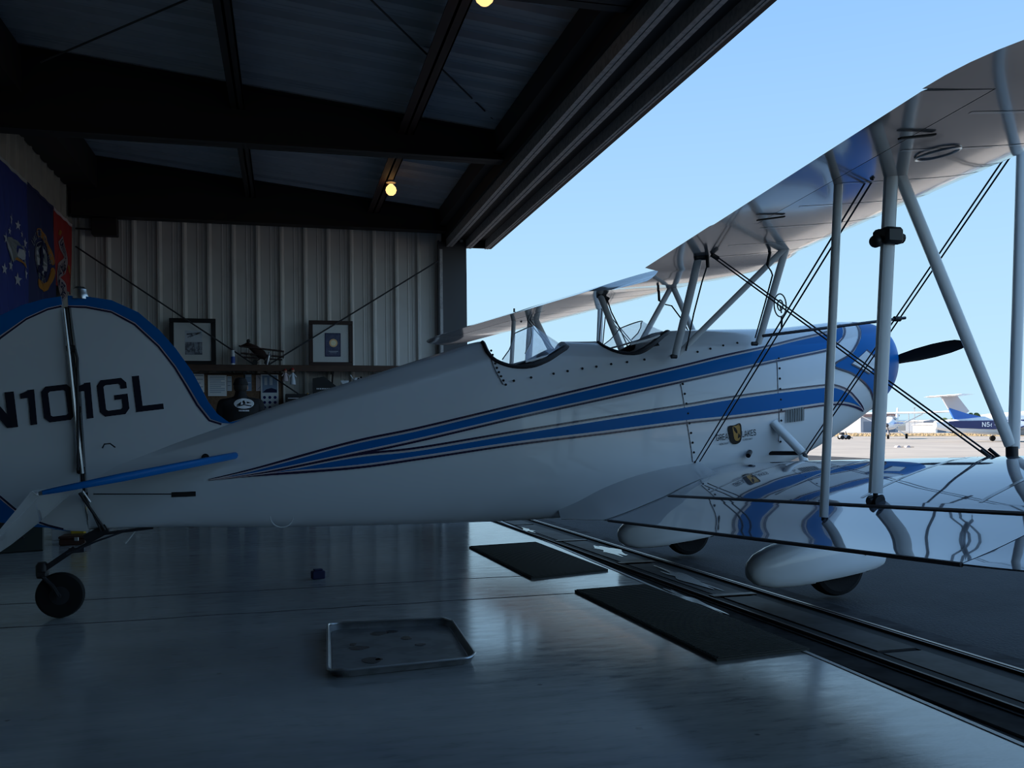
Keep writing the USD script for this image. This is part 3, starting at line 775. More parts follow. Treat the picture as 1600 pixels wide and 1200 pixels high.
# --- tailplane and elevators, drooped
def tp(s):
    sl_ = .183
    def f(x, y, up): return S(x, s * y, .897 + sl_ * (x + 3.47) + .028 * s * y + up)
    return f
for s in (1, -1):
    f = tp(s)
    lead = spline(np.array([(-3.47, .10), (-3.55, .35), (-3.70, .70), (-3.90, 1.0), (-4.10, 1.16), (-4.29, 1.21)]), 5)
    hx = -4.31
    secs_ = []
    for x, y in lead[:-1]:
        xs = np.array([x, x - .012, x - .03, (x + hx) / 2, hx])
        tt = np.array([.0, .008, .011, .013, .010]) * (1 if x - hx > .1 else .6)
        secs_.append([f(a, y, b) for a, b in zip(xs, tt)] + [f(a, y, -b) for a, b in zip(xs[::-1], tt[::-1])])
    stb = obj('tailplane', loft(secs_), 'white_paint', plane, smooth=50)
    obj('leading_edge', tube([f(x - .004, y, 0) for x, y in lead], [.020] * (len(lead) - 8) + [.019, .018, .017, .016, .015, .014, .012, .010], 10), 'blue_paint', stb, label='blue painted leading edge')
    # elevator: hangs from the hinge line
    dr = math.radians(50)
    hz = f(hx, 0, 0)[2]
    def el(c, y, t):
        return S(hx - .012 - c * math.cos(dr) - t * math.sin(dr), s * y, hz + .028 * s * y - c * math.sin(dr) + t * math.cos(dr))
    plan = [(.06, .04), (.15, .12), (.35, .25), (.6, .35), (.8, .39), (1.0, .41), (1.14, .41), (1.19, .39), (1.205, .34)]
    ss = []
    for y, c in plan:
        ss.append([el(k * c, y, th) for k, th in ((0, .018), (.3, .014), (.7, .008), (1, .002))] + [el(k * c, y, -th) for k, th in ((1, .002), (.7, .008), (.3, .014), (0, .018))])
    obj('elevator', loft(ss), 'white_paint', plane, smooth=50)
    P1, P2 = S(*PP(146, 772, .10)), S(*PP(268, 772, .17))
    if s == 1:
        obj('control_cable', tube([P1, P2], .0035, 6), 'wire_steel', plane)
        a_, b_ = on_side(268, 773), on_side(306, 771.5)
        obj('cable_slot', grid(skin(np.stack([np.linspace(a_, b_, 8) + [0, d] for d in (-.014, 0, .014)], 1), 1, .003)), 'slot', fus, smooth=False)
        obj('hand_hole', [grid(skin(np.stack([on_side(321, 715) + .022 * np.array([[math.cos(t) * r, math.sin(t) * r] for t in np.linspace(0, 2 * np.pi, 17)]) for r in (0.01, 1)], 1), 1, .003))], 'slot', fus, smooth=False)
        obj('tail_wire', tube([S(*PP(160, 700, .06)), S(*PP(163, 694, .07)), S(*PP(172, 693, .08)), S(*PP(180, 699, .09))], .004, 6), 'wire_steel', plane)
        for p0, p1, r in (((124, 770), (164, 828), .008), ((131, 772), (158, 830), .005), ((128, 768), (140, 785), .011)):
            obj('control_horn', tube([S(*PP(*p0, .07)), S(*PP(*p1, .05))], r, 8), 'dark_fitting' if r != .011 else 'bright_steel', plane)
# tail spring, fork and wheel
obj('tail_spring', [bar(S(*PP(240, 824, .0)), S(*PP(160, 834, .0)), .05, .014), bar(S(*PP(165, 833, .0)), S(*PP(112, 862, .0)), .05, .014), bar(S(*PP(118, 856, .0)), S(*PP(68, 890, .0)), .045, .03),
                    bar(S(*PP(168, 824, .0)), S(*PP(134, 842, 0)), .07, .05)], 'dark_fitting', plane, smooth=False)
wc = S(-4.43, 0, .128)
obj('spring_leaf', [tube([S(*PP(200, 828, .02)), S(*PP(150, 846, .02)), S(*PP(104, 866, .02))], .006, 6), bar(S(*PP(132, 858, .0)), S(*PP(108, 860, 0)), .04, .03)], 'wire_steel', plane)
fk = S(*PP(66, 892, 0))
obj('tail_fork', [lathe([(.028, -.04), (.034, -.02), (.034, .03), (.02, .05)], 14, fk), tube([fk + [0, .035, -.02], wc + [-.03, .05, .06], wc + [0, .05, 0]], .012, 8), tube([fk + [0, -.035, -.02], wc + [-.03, -.05, .06], wc + [0, -.05, 0]], .012, 8), tube([wc + [0, -.06, 0], wc + [0, .06, 0]], .012, 8),
                  box(*(fk + [-.02, -.05, -.03]), *(fk + [.03, .05, 0]), .008)], 'dark_fitting', plane)
def wheel(c, r, w, nm, hub=True):
    obj(nm, lathe([(r * .55, -w * .42), (r * .80, -w * .5), (r * .93, -w * .42), (r * .985, -w * .22), (r, 0), (r * .985, w * .22), (r * .93, w * .42), (r * .80, w * .5), (r * .55, w * .42)], 36, c, (0, 1, 0)), 'tyre', plane)
    obj(nm.replace('wheel', 'hub'), lathe([(.0, -w * .46), (r * .3, -w * .46), (r * .56, -w * .36), (r * .56, w * .36), (r * .3, w * .46), (0, w * .46)], 24, c, (0, 1, 0)), 'dark_fitting', plane)
wheel(wc, .128, .07, 'tail_wheel')
obj('tie_rope', tube([S(*PP(214, 826, .0)), S(*PP(205, 838, .0)), S(*PP(196, 849, 0))], .005, 6), 'white_plastic', plane)
tl = [PP(422 + 18 - 18 * math.cos(t), 807 + 17 * math.sin(t), .24) for t in np.linspace(0, math.pi, 12)]
obj('tie_down_loop', tube([S(*p) for p in tl], .004, 6), 'white_plastic', plane)

# --- wings
def airfoil(n=18, thick=.12, camber=.025):
    """Closed loop of (chord fraction, height) from the trailing edge over the top to the nose and back below."""
    b = (1 - np.cos(np.linspace(0, np.pi, n))) / 2
    yt = 5 * thick * (.2969 * np.sqrt(b) - .126 * b - .3516 * b ** 2 + .2843 * b ** 3 - .1036 * b ** 4)
    yc = np.where(b < .4, camber / .16 * (.8 * b - b * b), camber / .36 * (.2 + .8 * b - b * b))
    top = np.column_stack([b, yc + yt])[::-1]; bot = np.column_stack([b, yc - yt])[1:-1]
    return np.vstack([top, bot])


AF = airfoil()
LT = np.array([(0, .20), (.006, .235), (.02, .268), (.05, .300), (.10, .324), (.15, .331), (.25, .319), (.35, .292), (.45, .256), (.55, .211), (.62, .176), (.69, .135), (.77, .098), (.85, .062), (.93, .029), (1, .004)])
LB = np.array([(0, .20), (.006, .18), (.02, .165), (.06, .150), (.2, .132), (.5, .078), (.8, .028), (1, -.002)])
LCH = 1.30
_tt = np.concatenate([[0, .003, .008, .02, .04], np.linspace(.07, 1, 22)])
fLT, fLB = Pch(LT[:, 0], LT[:, 1]), Pch(LB[:, 0], LB[:, 1])
AFL = np.vstack([np.column_stack([_tt, fLT(_tt)])[::-1], np.column_stack([_tt, fLB(_tt)])[1:]]); AFL[:, 1] /= LCH * 1.02


def wing(stations, slope, AF=AF):
    """stations: (y, x leading, x trailing, z trailing, thickness factor)."""
    out = []
    for y, xl, xt, zt, tf in stations:
        c = xl - xt
        s, h = AF[:, 0], AF[:, 1] * tf
        out.append(np.column_stack([xl - s * c, np.full(len(s), y), zt + slope * c * (1 - s) + h * c * 1.02]))
    return out


def uw(y):
    """Upper wing: leading and trailing edge at station y, nine degrees of sweep, rounded tips."""
    a = abs(y); sw = .175
    xt, xl = -.94 - sw * a, .205 - sw * a
    if a < .47: xt += .06 * (1 - (a / .47) ** 2) + (.10 if a < .40 else 0)
    if a > 3.42:
        q = min((a - 3.42) / .66, 1.0); k = math.sqrt(max(1 - q * q, 0))
        mid = xl * .45 + xt * .55
        xt, xl = mid - (mid - xt) * (.1 + .9 * k), mid + (xl - mid) * (.1 + .9 * k)
    z = 2.035 if y > 0 else 2.035 + .02 * y
    return xl, xt, z


def lw(y):
    a = abs(y)
    xt, xl = -1.35, -.05
    if a > 3.35:
        q = min((a - 3.35) / .72, 1.0); k = math.sqrt(max(1 - q * q, 0))
        mid = xl * .5 + xt * .5
        xt, xl = mid - (mid - xt) * (.1 + .9 * k), mid + (xl - mid) * (.1 + .9 * k)
    return xl, xt, .4504 + .0476 * a


USL, LSL = .165, 0.0
ysU = np.unique(np.round(np.concatenate([np.linspace(0, .47, 6), np.linspace(.47, 3.42, 12), 3.42 + .66 * np.sin(np.linspace(0, np.pi / 2, 12))]), 4))
ysU = np.concatenate([-ysU[:0:-1], ysU])
def stU(y): xl, xt, z = uw(y); return (y, xl, xt, z + .0, 1.0 if abs(y) < 3.5 else max(.25, 1 - (abs(y) - 3.5) * .9))
upper = man(loft(wing([stU(y) for y in ysU], USL)))
ysL = np.unique(np.round(np.concatenate([np.linspace(.30, 3.35, 12), 3.35 + .72 * np.sin(np.linspace(0, np.pi / 2, 12))]), 4))
def stL(s):
    def g(y): xl, xt, z = lw(y); return (s * y, xl, xt, z, 1.0 if y < 3.4 else max(.3, 1.0 - (y - 3.4) * .9))
    return g


def hslab(y0, y1, x_h0, x_h1, xmin=-3):
    """Cutting block behind a hinge line from (x_h0 at y0) to (x_h1 at y1)."""
    return man(extrude(Polygon([(x_h0, y0), (x_h1, y1), (xmin, y1), (xmin, y0)]), 6, lambda p: p))


def flap(solid, hx0, hx1, y0, y1, zh0, zh1, ang):
    """The aileron cut out of the wing and turned about its hinge."""
    part = tm(solid ^ hslab(y0 + .006, y1 - .006, hx0 - .006, hx1 - .006))
    a, b = np.array([hx0, y0, zh0]), np.array([hx1, y1, zh1])
    R_ = trimesh.transformations.rotation_matrix(math.radians(ang), b - a, a)
    part.apply_transform(R_); return part


hU = lambda y: -.94 - .175 * abs(y) + .275
ail = []
for s in (1, -1):
    y0, y1 = 1.62 * s, 3.41 * s
    blk = hslab(min(y0, y1), max(y0, y1), hU(min(y0, y1, key=lambda q: q)), hU(max(y0, y1)))
    zz = uw(y0)[2] + .275 * USL + .045
    ail.append(flap(upper, hU(min(y0, y1)), hU(max(y0, y1)), min(y0, y1), max(y0, y1), zz, zz, -1.0 * s))
    upper = upper - blk
def wingskin(m):
    m = tm(m).copy(); m.vertices[:, 1] *= -1; m.fix_normals(); return m
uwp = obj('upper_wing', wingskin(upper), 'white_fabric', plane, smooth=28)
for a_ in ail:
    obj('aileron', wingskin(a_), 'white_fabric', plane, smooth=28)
hL = -.945
for s in (1, -1):
    solid = man(loft(wing([stL(s)(y) for y in ysL], LSL, AFL)))
    y0, y1 = (.62, 3.35) if s > 0 else (-3.35, -.62)
    zz = lambda y: lw(y)[2] + .128
    a_ = flap(solid, hL, hL, y0, y1, zz(y0), zz(y1), 0.0)
    w_ = solid - hslab(y0, y1, hL, hL)
    lwp = obj('lower_wing', wingskin(w_), 'lower_wing_shade', plane, smooth=28)
    la = obj('aileron', wingskin(a_), 'lower_wing_shade', plane, smooth=28)
    if s == 1: LWP, LA, LSOL = lwp, la, solid
    # dark hinge cove in front of the aileron
    obj('aileron_cove', tube([S(hL + .004, y0, zz(y0) - .002), S(hL + .004, y1, zz(y1) - .002)], .018, 10), 'gap_dark', plane)
    obj('aileron_edge', tube([S(-1.352, y0, lw(y0)[2] + .001), S(-1.352, y1, lw(y1)[2] + .001)], .008, 8), 'gap_dark', plane)
for s in (1, -1):
    ya, yb = 1.62, 3.41
    q = lambda y: S(hU(y) + .002, s * y, uw(s * y)[2] + .275 * USL - .006)
    obj('aileron_cove', tube([q(ya), q(yb)], .008, 8), 'gap_dark', plane)


def af_point(y, frac, lower, fn, slope, tf=1.0):
    xl, xt, z = fn(y); c = xl - xt
    b = frac
    yt = 5 * .12 * (.2969 * math.sqrt(b) - .126 * b - .3516 * b * b + .2843 * b ** 3 - .1036 * b ** 4); cam_ = .025
    yc = cam_ / .16 * (.8 * b - b * b) if b < .4 else cam_ / .36 * (.2 + .8 * b - b * b)
    return np.array([xl - b * c, y, z + slope * c * (1 - b) + (yc - yt if lower else yc + yt) * c * 1.02 * tf])


# rib tapes on both wings
for k, y in enumerate([-3.2, -2.8, -2.35, -1.95, -1.5, -1.05, -.7, .7, 1.05, 1.5, 1.95, 2.35, 2.8, 3.2]):
    fr = np.linspace(.04, .70, 16)
    P = np.array([[af_point(y + d, f, True, uw, USL) + [0, 0, -.0012] for d in (-.012, .012)] for f in fr])
    obj('rib_tape', grid(SA(P)), 'white_paint', uwp, smooth=True)
for y in (1.0, 1.65, 2.3, 2.95):
    fr = np.linspace(.06, .64, 16)
    P = np.array([[[-.05 - f * LCH, y + d, lw(y)[2] + float(fLT(f)) + .0015] for d in (-.010, .010)] for f in fr])
    obj('rib_tape', grid(SA(P)), 'white_fabric', LWP, smooth=True)
# inspection ring and slots under the upper wing
c = af_point(2.75, .52, True, uw, USL)
obj('inspection_ring', tube([S(c[0] + .075 * math.cos(t), c[1] + .085 * math.sin(t), c[2] - .165 * 0 + USL * .075 * math.cos(t) - .004) for t in np.linspace(0, 2 * np.pi, 29)], .005, 6, caps=False), 'bright_steel', uwp)
for y in (1.78, 3.0):
    c = af_point(y, .80, True, uw, USL) + [.02, 0, -.012]
    obj('hinge_slot', bar(S(*(c + [.10, 0, .018])), S(*(c - [.05, 0, .008])), .018, .006), 'slot', uwp, smooth=False)

# wing-root fillet of the lower wing
for s in (1, -1):
    T = np.array([on_side(*p) for p in [(873, 797), (905, 783), (935, 767), (965, 754), (1000, 742), (1045, 731), (1095, 723)]])
    T = resample(T, 26)
    xs = T[:, 0]
    root = np.array([[x, .58, lw(.58)[2] + float(fLT(np.clip((-.05 - x) / LCH, .0, 1)))] for x in xs])
    # behind the trailing edge the fillet runs out to the fuselage
    te = np.array([-1.195, .45, .455])
    rows = []
    for i, (x, z) in enumerate(T):
        inn = np.array([x, float(fy(x, z)) - .004, z])
        if x < -1.35:
            q = (x - xs[0]) / (-1.35 - xs[0]); out_ = np.array([x, .33 + .25 * q, .468 + .01 * q])
        else:
            out_ = root[i] + [0, 0, .002]
        t = np.linspace(0, 1, 9)[:, None]
        mid = inn * (1 - t) + out_ * t; sag = np.sin(t[:, 0] * np.pi) * .25 * abs(inn[2] - out_[2]) * .5
        mid[:, 2] -= sag; rows.append(mid)
    P = np.array(rows); P[..., 1] *= s
    obj('wing_fillet', slab(SA(P), .004), 'white_side', plane, smooth=50)

# --- struts and wires
def pt(px, py, y): return S(*PP(px, py, y))
YN = 2.42
near = {}
near['aft_top'] = PP(1393, 252, YN); near['fwd_top'] = PP(1598, 215, YN); near['aft_bot'] = PP(1368, 778, YN); near['fwd_bot'] = PP(1584, 708, YN)
AFTDIR = (1, 0, 0)
def both(name, pts, r, m, flat=None, label=None, n=12, far=True):
    """The same member on the near and on the far wing."""
    for s in (1, -1) if far else (1,):
        P = [S(p[0], s * p[1], p[2] + (0 if s > 0 or p[2] < 1.9 else -.02 * abs(p[1]))) for p in pts]
        obj(name, tube(P, r, n, flat=flat, flatdir=AFTDIR if flat else None), m, plane)
both('interplane_strut', [near['aft_top'] + [0, 0, -.02], near['aft_bot'] + [0, 0, .02]], .034, 'strut_paint', .55)
both('interplane_strut', [near['fwd_top'] + [0, 0, -.02], near['fwd_bot'] + [0, 0, .02]], .030, 'strut_paint', .6)
both('interplane_strut', [near['aft_top'] + [.03, 0, -.03], near['fwd_bot'] + [-.02, 0, .04]], .030, 'strut_paint', .6)
both('strut_foot', [near['aft_bot'] + [0, 0, .03], near['aft_bot'] + [0, 0, -.05]], .010, 'dark_fitting')
both('strut_foot', [near['fwd_bot'] + [-.01, 0, .03], near['fwd_bot'] + [-.01, 0, -.03]], .026, 'dark_fitting')
for k in ('aft_bot', 'aft_top'):
    both('strut_fitting', [near[k] + [0, -.03, -.015], near[k] + [0, .03, -.015]], .026 if k == 'aft_bot' else .02, 'dark_fitting')
    both('strut_fitting', [near[k] + [-.035, 0, -.01], near[k] + [.035, 0, .0]], .014, 'dark_fitting')
both('slave_strut', [PP(1311, 264, 2.33), PP(1287, 808, 2.33)], .0205, 'strut_paint', .7)
both('slave_strut_end', [PP(1311, 246, 2.33), PP(1311, 266, 2.33)], .008, 'dark_fitting')
both('slave_strut_end', [PP(1287, 806, 2.33), PP(1286, 826, 2.33)], .009, 'dark_fitting')
both('cabane_strut', [PP(1092, 402, .76), PP(1055, 556, .37)], .027, 'strut_paint', .6)
both('cabane_strut', [PP(1229, 384, .76), PP(1185, 537, .37)], .026, 'strut_paint', .6)
both('cabane_strut', [PP(1226, 388, .76), PP(1060, 553, .37)], .021, 'strut_paint', .65)
for a in ((1094, 404), (1229, 386)):
    both('cabane_fitting', [PP(a[0] - 8, a[1] - 2, .76), PP(a[0] + 8, a[1] - 2, .76)], .018, 'dark_fitting')
for a in ((1054, 557), (1180, 537)):
    both('cabane_fitting', [PP(a[0] - 5, a[1], .38), PP(a[0] + 3, a[1], .38)], .014, 'dark_fitting')
both('brake_line', [PP(1105, 400, .78), PP(1106, 412, .76), PP(1097, 440, .69), PP(1084, 490, .55), PP(1072, 548, .40)], .005, 'rod_dark', n=6)
both('fuel_hose', [PP(1105, 398, .78), PP(1106, 418, .77)], .011, 'leather', n=8)
both('fuel_hose', [PP(1196, 375, .76), PP(1203, 395, .76), PP(1199, 415, .74)], .010, 'leather', n=8)
both('fuel_hose', [PP(1199, 415, .74), PP(1205, 424, .72), PP(1207, 430, .68), PP(1195, 475, .54), PP(1180, 528, .40)], .005, 'rod_dark', n=6)


def wires(a, b, gap=.028):
    for d in (-gap / 2, gap / 2):
        both('flying_wire', [a + [d, 0, 0], b + [d, 0, 0]], .0042, 'wire_steel', n=6)
fb = np.array([.22, .44, .81])
wires(PP(1582, 234, YN - .02), PP(1256, 712, .50))
wires(PP(1374, 257, YN), PP(1090, 721, .42), .03)
wires(PP(1115, 400, .82), PP(1549, 714, 2.36), .034)
both('wire_fitting', [PP(1112, 398, .82), PP(1122, 404, .82)], .014, 'dark_fitting')
both('wire_end', [PP(1532, 703, 2.33), PP(1549, 716, 2.36)], .008, 'dark_fitting', n=8)
both('wire_end', [PP(1545, 701, 2.33), PP(1562, 715, 2.36)], .008, 'dark_fitting', n=8)
both('wire_end', [PP(1372, 261, YN), PP(1362, 280, YN)], .009, 'dark_fitting', n=8)
both('wire_end', [PP(1582, 234, YN), PP(1575, 246, YN)], .009, 'dark_fitting', n=8)

# the spacer rod between the two flying-wire pairs, and the sighting ring beside it
ja = (PP(1582, 234, YN) * (1 - .4555) + PP(1256, 712, .50) * .4555); jb = (PP(1374, 257, YN) * (1 - .4675) + PP(1090, 721, .42) * .4675)
both('spacer_rod', [ja + (ja - jb) * .07, jb - (ja - jb) * .1], .008, 'wire_steel', n=8)
both('rod_clamp', [ja + [-.02, 0, 0], ja + [.02, 0, 0]], .014, 'dark_fitting', n=8)
rc = PP(1219, 477, 1.1)
for rx, rz in ((.040, .066), (.018, .030)):
    obj('sight_ring', tube([S(rc[0] + rx * math.cos(t), rc[1], rc[2] + rz * math.sin(t)) for t in np.linspace(0, 2 * np.pi, 25)], .004, 6, caps=False), 'wire_steel', plane)
obj('sight_ring', tube([S(rc[0] + .01, rc[1], rc[2] - .066), S(rc[0] + .008, rc[1], rc[2] - .13)], .006, 6), 'wire_steel', plane)
obj('sight_ring', tube([S(rc[0] + .008, rc[1], rc[2] - .045), S(rc[0], rc[1], rc[2])], .004, 6), 'wire_steel', plane)
# small camera clamped to the near aft strut
cc = PP(1386, 370, YN)
cm = thing('clamp_camera', 'black ball-head camera clamp gripping the rear wing strut', 'camera mount')
W_ = lambda p: ORG + p[0] * EX + p[1] * ES + p[2] * UP
_ax = SA((near['aft_top'] - near['aft_bot'])[None])[0]; _ax = _ax / np.linalg.norm(_ax)
obj('clamp', man(box(-.045, -.05, -.035, .045, .05, .035, .012)) - man(lathe([(.0385, -.2), (.0385, .2)], 24, (0, 0, 0), _ax)), 'black_plastic', cm, smooth=40)
obj('ball_arm', [tube([(-.03, 0, -.015), (-.05, 0, -.02)], .012, 8), trimesh.creation.icosphere(2, .027).apply_translation([-.062, 0, -.022])], 'black_plastic', cm)
obj('thumb_screw', [tube([(.03, 0, 0), (.055, 0, -.002)], .012, 8), tube([(.05, 0, -.002), (.075, 0, -.004)], .021, 10)], 'black_plastic', cm)
cc2 = near['aft_bot'] + (near['aft_top'] - near['aft_bot']) * ((cc[2] - near['aft_bot'][2]) / (near['aft_top'][2] - near['aft_bot'][2]))
UsdGeom.XformCommonAPI(cm).SetTranslate(Gf.Vec3d(*map(float, W_(cc2)))); UsdGeom.XformCommonAPI(cm).SetRotate(Gf.Vec3f(0, 0, 3))
# --- windscreens: a curved pane on a grey foot, and flat side panes
for foot, apex, back in (((889, 541), (826, 507), (884, 545)), ((1043, 516), (996, 500), (1040, 520))):
    fx, fz = PP(*foot, .08)[[0, 2]]; tx, tz = PP(*apex, .10)[[0, 2]]
    base_l, rows = [], []
    for f in np.linspace(-1, 1, 21):
        x = fx - .36 * abs(f) ** 1.7; y = .27 * math.sin(f * 1.35)
        z = fz - .115 * abs(f) ** 1.3
        tp_ = np.array([tx + .05 - .12 * abs(f) ** 2, y * .80, tz - .06 * abs(f) ** 2])
        k = 1 - max(0, (abs(f) - .72) / .28) * .75
        bs = np.array([x, y, z]); base_l.append(bs)
        rows.append([bs + (tp_ - bs) * q * k for q in np.linspace(0, 1, 8)])
    P = SA(np.array(rows))
    ws = obj('windscreen', slab(P, .003), 'perspex', plane, smooth=60)
    obj('windscreen_frame', tube([p + [0, 0, -.004] for p in P[:, 0]], .007, 6), 'white_paint', ws)
    obj('windscreen_frame', tube(P[:, -1], .004, 6), 'strut_paint', ws)
# --- propeller
hub = S(1.175, 0, 1.49)
ax_ = np.array([math.cos(.16), 0, math.sin(.16)])
obj('propeller_hub', lathe([(.0, -.06), (.075, -.055), (.08, .0), (.06, .05), (.03, .08), (0, .09)], 20, hub, ax_), 'dark_fitting', plane)
tipv = S(1.185, .74, 1.585) - hub; tipv /= np.linalg.norm(tipv)
for s in (1, -1):
    d = tipv * s
    side = np.cross(ax_, d); side /= np.linalg.norm(side)
    secs_ = []
    for r, c, tw, th_ in ((.05, .075, 66, .03), (.12, .12, 66, .026), (.25, .165, 64, .02), (.4, .180, 62, .015), (.55, .168, 60, .012), (.66, .135, 58, .009), (.72, .105, 57, .007), (.745, .07, 57, .004)):
        a = math.radians(tw); cv = side * math.cos(a) + ax_ * math.sin(a); nv = np.cross(d, cv)
        secs_.append([hub + d * r + cv * c * x + nv * th_ * z for x, z in ((-.5, 0), (-.3, .7), (0, 1), (.3, .6), (.5, 0), (.3, -.4), (0, -.6), (-.3, -.4))])
    obj('propeller_blade', loft(secs_), 'prop_black', plane, smooth=50, label='black propeller blade')
# --- undercarriage
for s in (1, -1):
    ax0 = S(0, .93 * s, .185)
    wheel(ax0, .185, .14, 'main_wheel')
    # spat: open at the front, rounded behind
    secs_ = []
    for x, zl, zh, w in ((-.60, .175, .205, .02), (-.585, .13, .235, .05), (-.54, .095, .275, .078), (-.45, .075, .315, .105), (-.32, .075, .355, .125), (-.18, .085, .385, .136), (0, .105, .41, .138), (.15, .125, .395, .13), (.26, .15, .37, .115), (.305, .165, .35, .10)):
        t = np.linspace(0, 2 * np.pi, 28, endpoint=False); zc = (zl + zh) / 2
        secs_.append([S(x, s * .93 + w * np.sign(np.cos(a)) * abs(np.cos(a)) ** .7, zc + (zh - zl) / 2 * np.sign(np.sin(a)) * abs(np.sin(a)) ** .8) for a in t])
    sp_ = man(loft(secs_))
    wellc = man(lathe([(.205, -.088), (.205, .088)], 32, ax0, (0, 1, 0)))
    spo = obj('wheel_spat', sp_ - wellc, 'white_side', plane, smooth=45)
    obj('spat_screw', trimesh.creation.icosphere(1, .011).apply_translation(S(.13, .93 * s + s * .129, .265)), 'dark_fitting', spo)
    obj('axle', tube([ax0 + [0, .11, 0], ax0 - [0, .11, 0]], .018, 10), 'dark_fitting', plane)
    j = S(.06, .62 * s, .82)
    obj('gear_leg', tube([S(*PP(1208, 660, .41)[[0]], s * .41, PP(1208, 660, .41)[2]), S(PP(1254, 708, .55)[0], s * .55, PP(1254, 708, .55)[2])], .034, 14, flat=.7, flatdir=AFTDIR), 'white_paint', plane)
    obj('gear_joint', [trimesh.creation.icosphere(2, .03).apply_translation(S(PP(1255, 714, .56)[0], s * .56, PP(1255, 714, .56)[2])), tube([S(.03, .56 * s, .80), S(.06, .60 * s, .78)], .02, 8)], 'dark_fitting', plane)
    obj('gear_leg', tube([S(PP(1254, 712, .56)[0], s * .56, PP(1254, 712, .56)[2]), S(.0, .88 * s, .30)], .03, 12, flat=.7, flatdir=AFTDIR), 'white_paint', plane)
    obj('gear_leg', tube([S(-.55, .34 * s, .56), S(0, .90 * s, .25)], .026, 12, flat=.7, flatdir=AFTDIR), 'white_paint', plane)
    obj('gear_leg', tube([S(.18, .34 * s, .76), S(0, .90 * s, .25)], .026, 12, flat=.7, flatdir=AFTDIR), 'white_paint', plane)
    obj('gear_tube', tube([S(PP(1196, 708, .35)[0], s * .35, PP(1196, 708, .35)[2]), S(PP(1250, 708, .52)[0], s * .52, PP(1250, 708, .52)[2])], .014, 8), 'dark_fitting', plane)
# exhaust stub and drain under the cowling
obj('exhaust_stub', tube([S(*PP(1172, 706, .40)), S(*PP(1169, 712, .44))], .016, 10), 'dark_fitting', plane)

# ------------------------------------------------------------------ flags on the left wall
FX = LEFT + .075
def cloth(y0, y1, z0, z1, ph):
    ys, zs = np.linspace(y0, y1, 40), np.linspace(z0, z1, 40)
    Y, Z_ = np.meshgrid(ys, zs, indexing='ij')
    X = FX + .018 * np.sin(Y * 9 + ph) * np.clip((z1 - Z_) / .8, 0.1, 1) + .008 * np.sin(Y * 23 + Z_ * 3 + ph) * np.clip((3.60 - Z_) / .5, .15, 1)
    Z2 = Z_ - .008 * np.sin((Y - y0) / (y1 - y0) * np.pi * 3) ** 2 * np.clip((Z_ - z0) / (z1 - z0), 0, 1)
    return np.stack([X, Y, Z2], -1)
def on_cloth(ph, off=.006):
    def M(p):
        Y, Z_ = p[:, 0], p[:, 1]
        return np.column_stack([FX + .018 * np.sin(Y * 9 + ph) * np.clip((3.60 - Z_) / .8, 0.1, 1) + .008 * np.sin(Y * 23 + Z_ * 3 + ph) * np.clip((3.60 - Z_) / .5, .15, 1) + off, Y, Z_])
    return M
def patch(poly, ph, off, m, par, name='emblem'):
    ms = []
    for g in getattr(poly, 'geoms', [poly]):
        if g.is_empty or g.area < 1e-7: continue
        t_ = trimesh.creation.extrude_polygon(g, .001, engine='earcut')
        if g.area > .01: t_ = t_.subdivide()
        ms.append(trimesh.Trimesh(on_cloth(ph, off)(np.array(t_.vertices)), t_.faces, process=False))
    return obj(name, join(ms), m, par, smooth=False)
def P2(px, py): return atX(px, py, FX)[1:]
FL = {}
for nm, y0, y1, z0, m, ph, lab in (('flag', 9.0, 10.06, 2.0, 'flag_blue', .4, 'blue service flag with an eagle, a shield and white stars, nearest on the left wall'),
                                   ('flag', 10.08, 11.12, 2.0, 'flag_navy', 1.7, 'dark navy flag with a round white ship seal and gold scroll, in the middle'),
                                   ('flag', 11.15, 12.05, 2.73, 'flag_red', 2.9, 'red flag with a pale lettered scroll, hanging in the corner of the hangar')):
    FL[m] = thing(nm, lab, 'flag', (0, 0, 0), group='flags along the left wall')
    obj('cloth', slab(cloth(y0, y1, z0, 3.60, ph), .002), m, FL[m], smooth=60)
    hm = cloth(y0, y1, 3.54, 3.60, ph)[:, [-4, -1]]; hm[..., 0] += .006; hm[:, 0, 2] = hm[:, 1, 2] - .035
    obj('hem', slab(hm, .004), 'flag_scroll' if m == 'flag_red' else 'flag_grey' if m == 'flag_blue' else 'flag_navy', FL[m], smooth=False)
# first flag: a ring of stars around an eagle over a shield
def star(c, r):
    a = np.arange(10) * np.pi / 5 + np.pi / 2
    rr = np.where(np.arange(10) % 2 == 0, r, r * .42)
    return Polygon(np.column_stack([c[0] + rr * np.cos(a), c[1] + rr * np.sin(a)]))
for px, py, r in ((18, 343, .045), (27, 352, .035), (15, 361, .028), (31, 366, .026), (37, 380, .04), (43, 396, .034), (18, 415, .040), (38, 428, .045), (28, 437, .048), (4, 372, .04), (3, 420, .04)):
    patch(star(P2(px, py), r * 1.5), .4, .007, 'flag_white', FL['flag_blue'], 'star')
eagle = Polygon([P2(*p) for p in [(9, 378), (13, 370), (20, 371), (27, 376), (30, 384), (34, 384), (38, 393), (36, 403), (40, 420), (33, 412), (28, 405), (22, 410), (18, 405), (15, 393)]])
patch(eagle, .4, .007, 'flag_grey', FL['flag_blue'])
patch(Polygon([P2(*p) for p in [(28, 388), (33, 391), (37, 398), (36, 405), (31, 406), (27, 400)]]), .4, .010, 'flag_white', FL['flag_blue'])
patch(Polygon([P2(*p) for p in [(25, 398), (30, 406), (36, 412), (38, 419), (31, 411), (25, 405)]]), .4, .011, 'flag_gold', FL['flag_blue'])
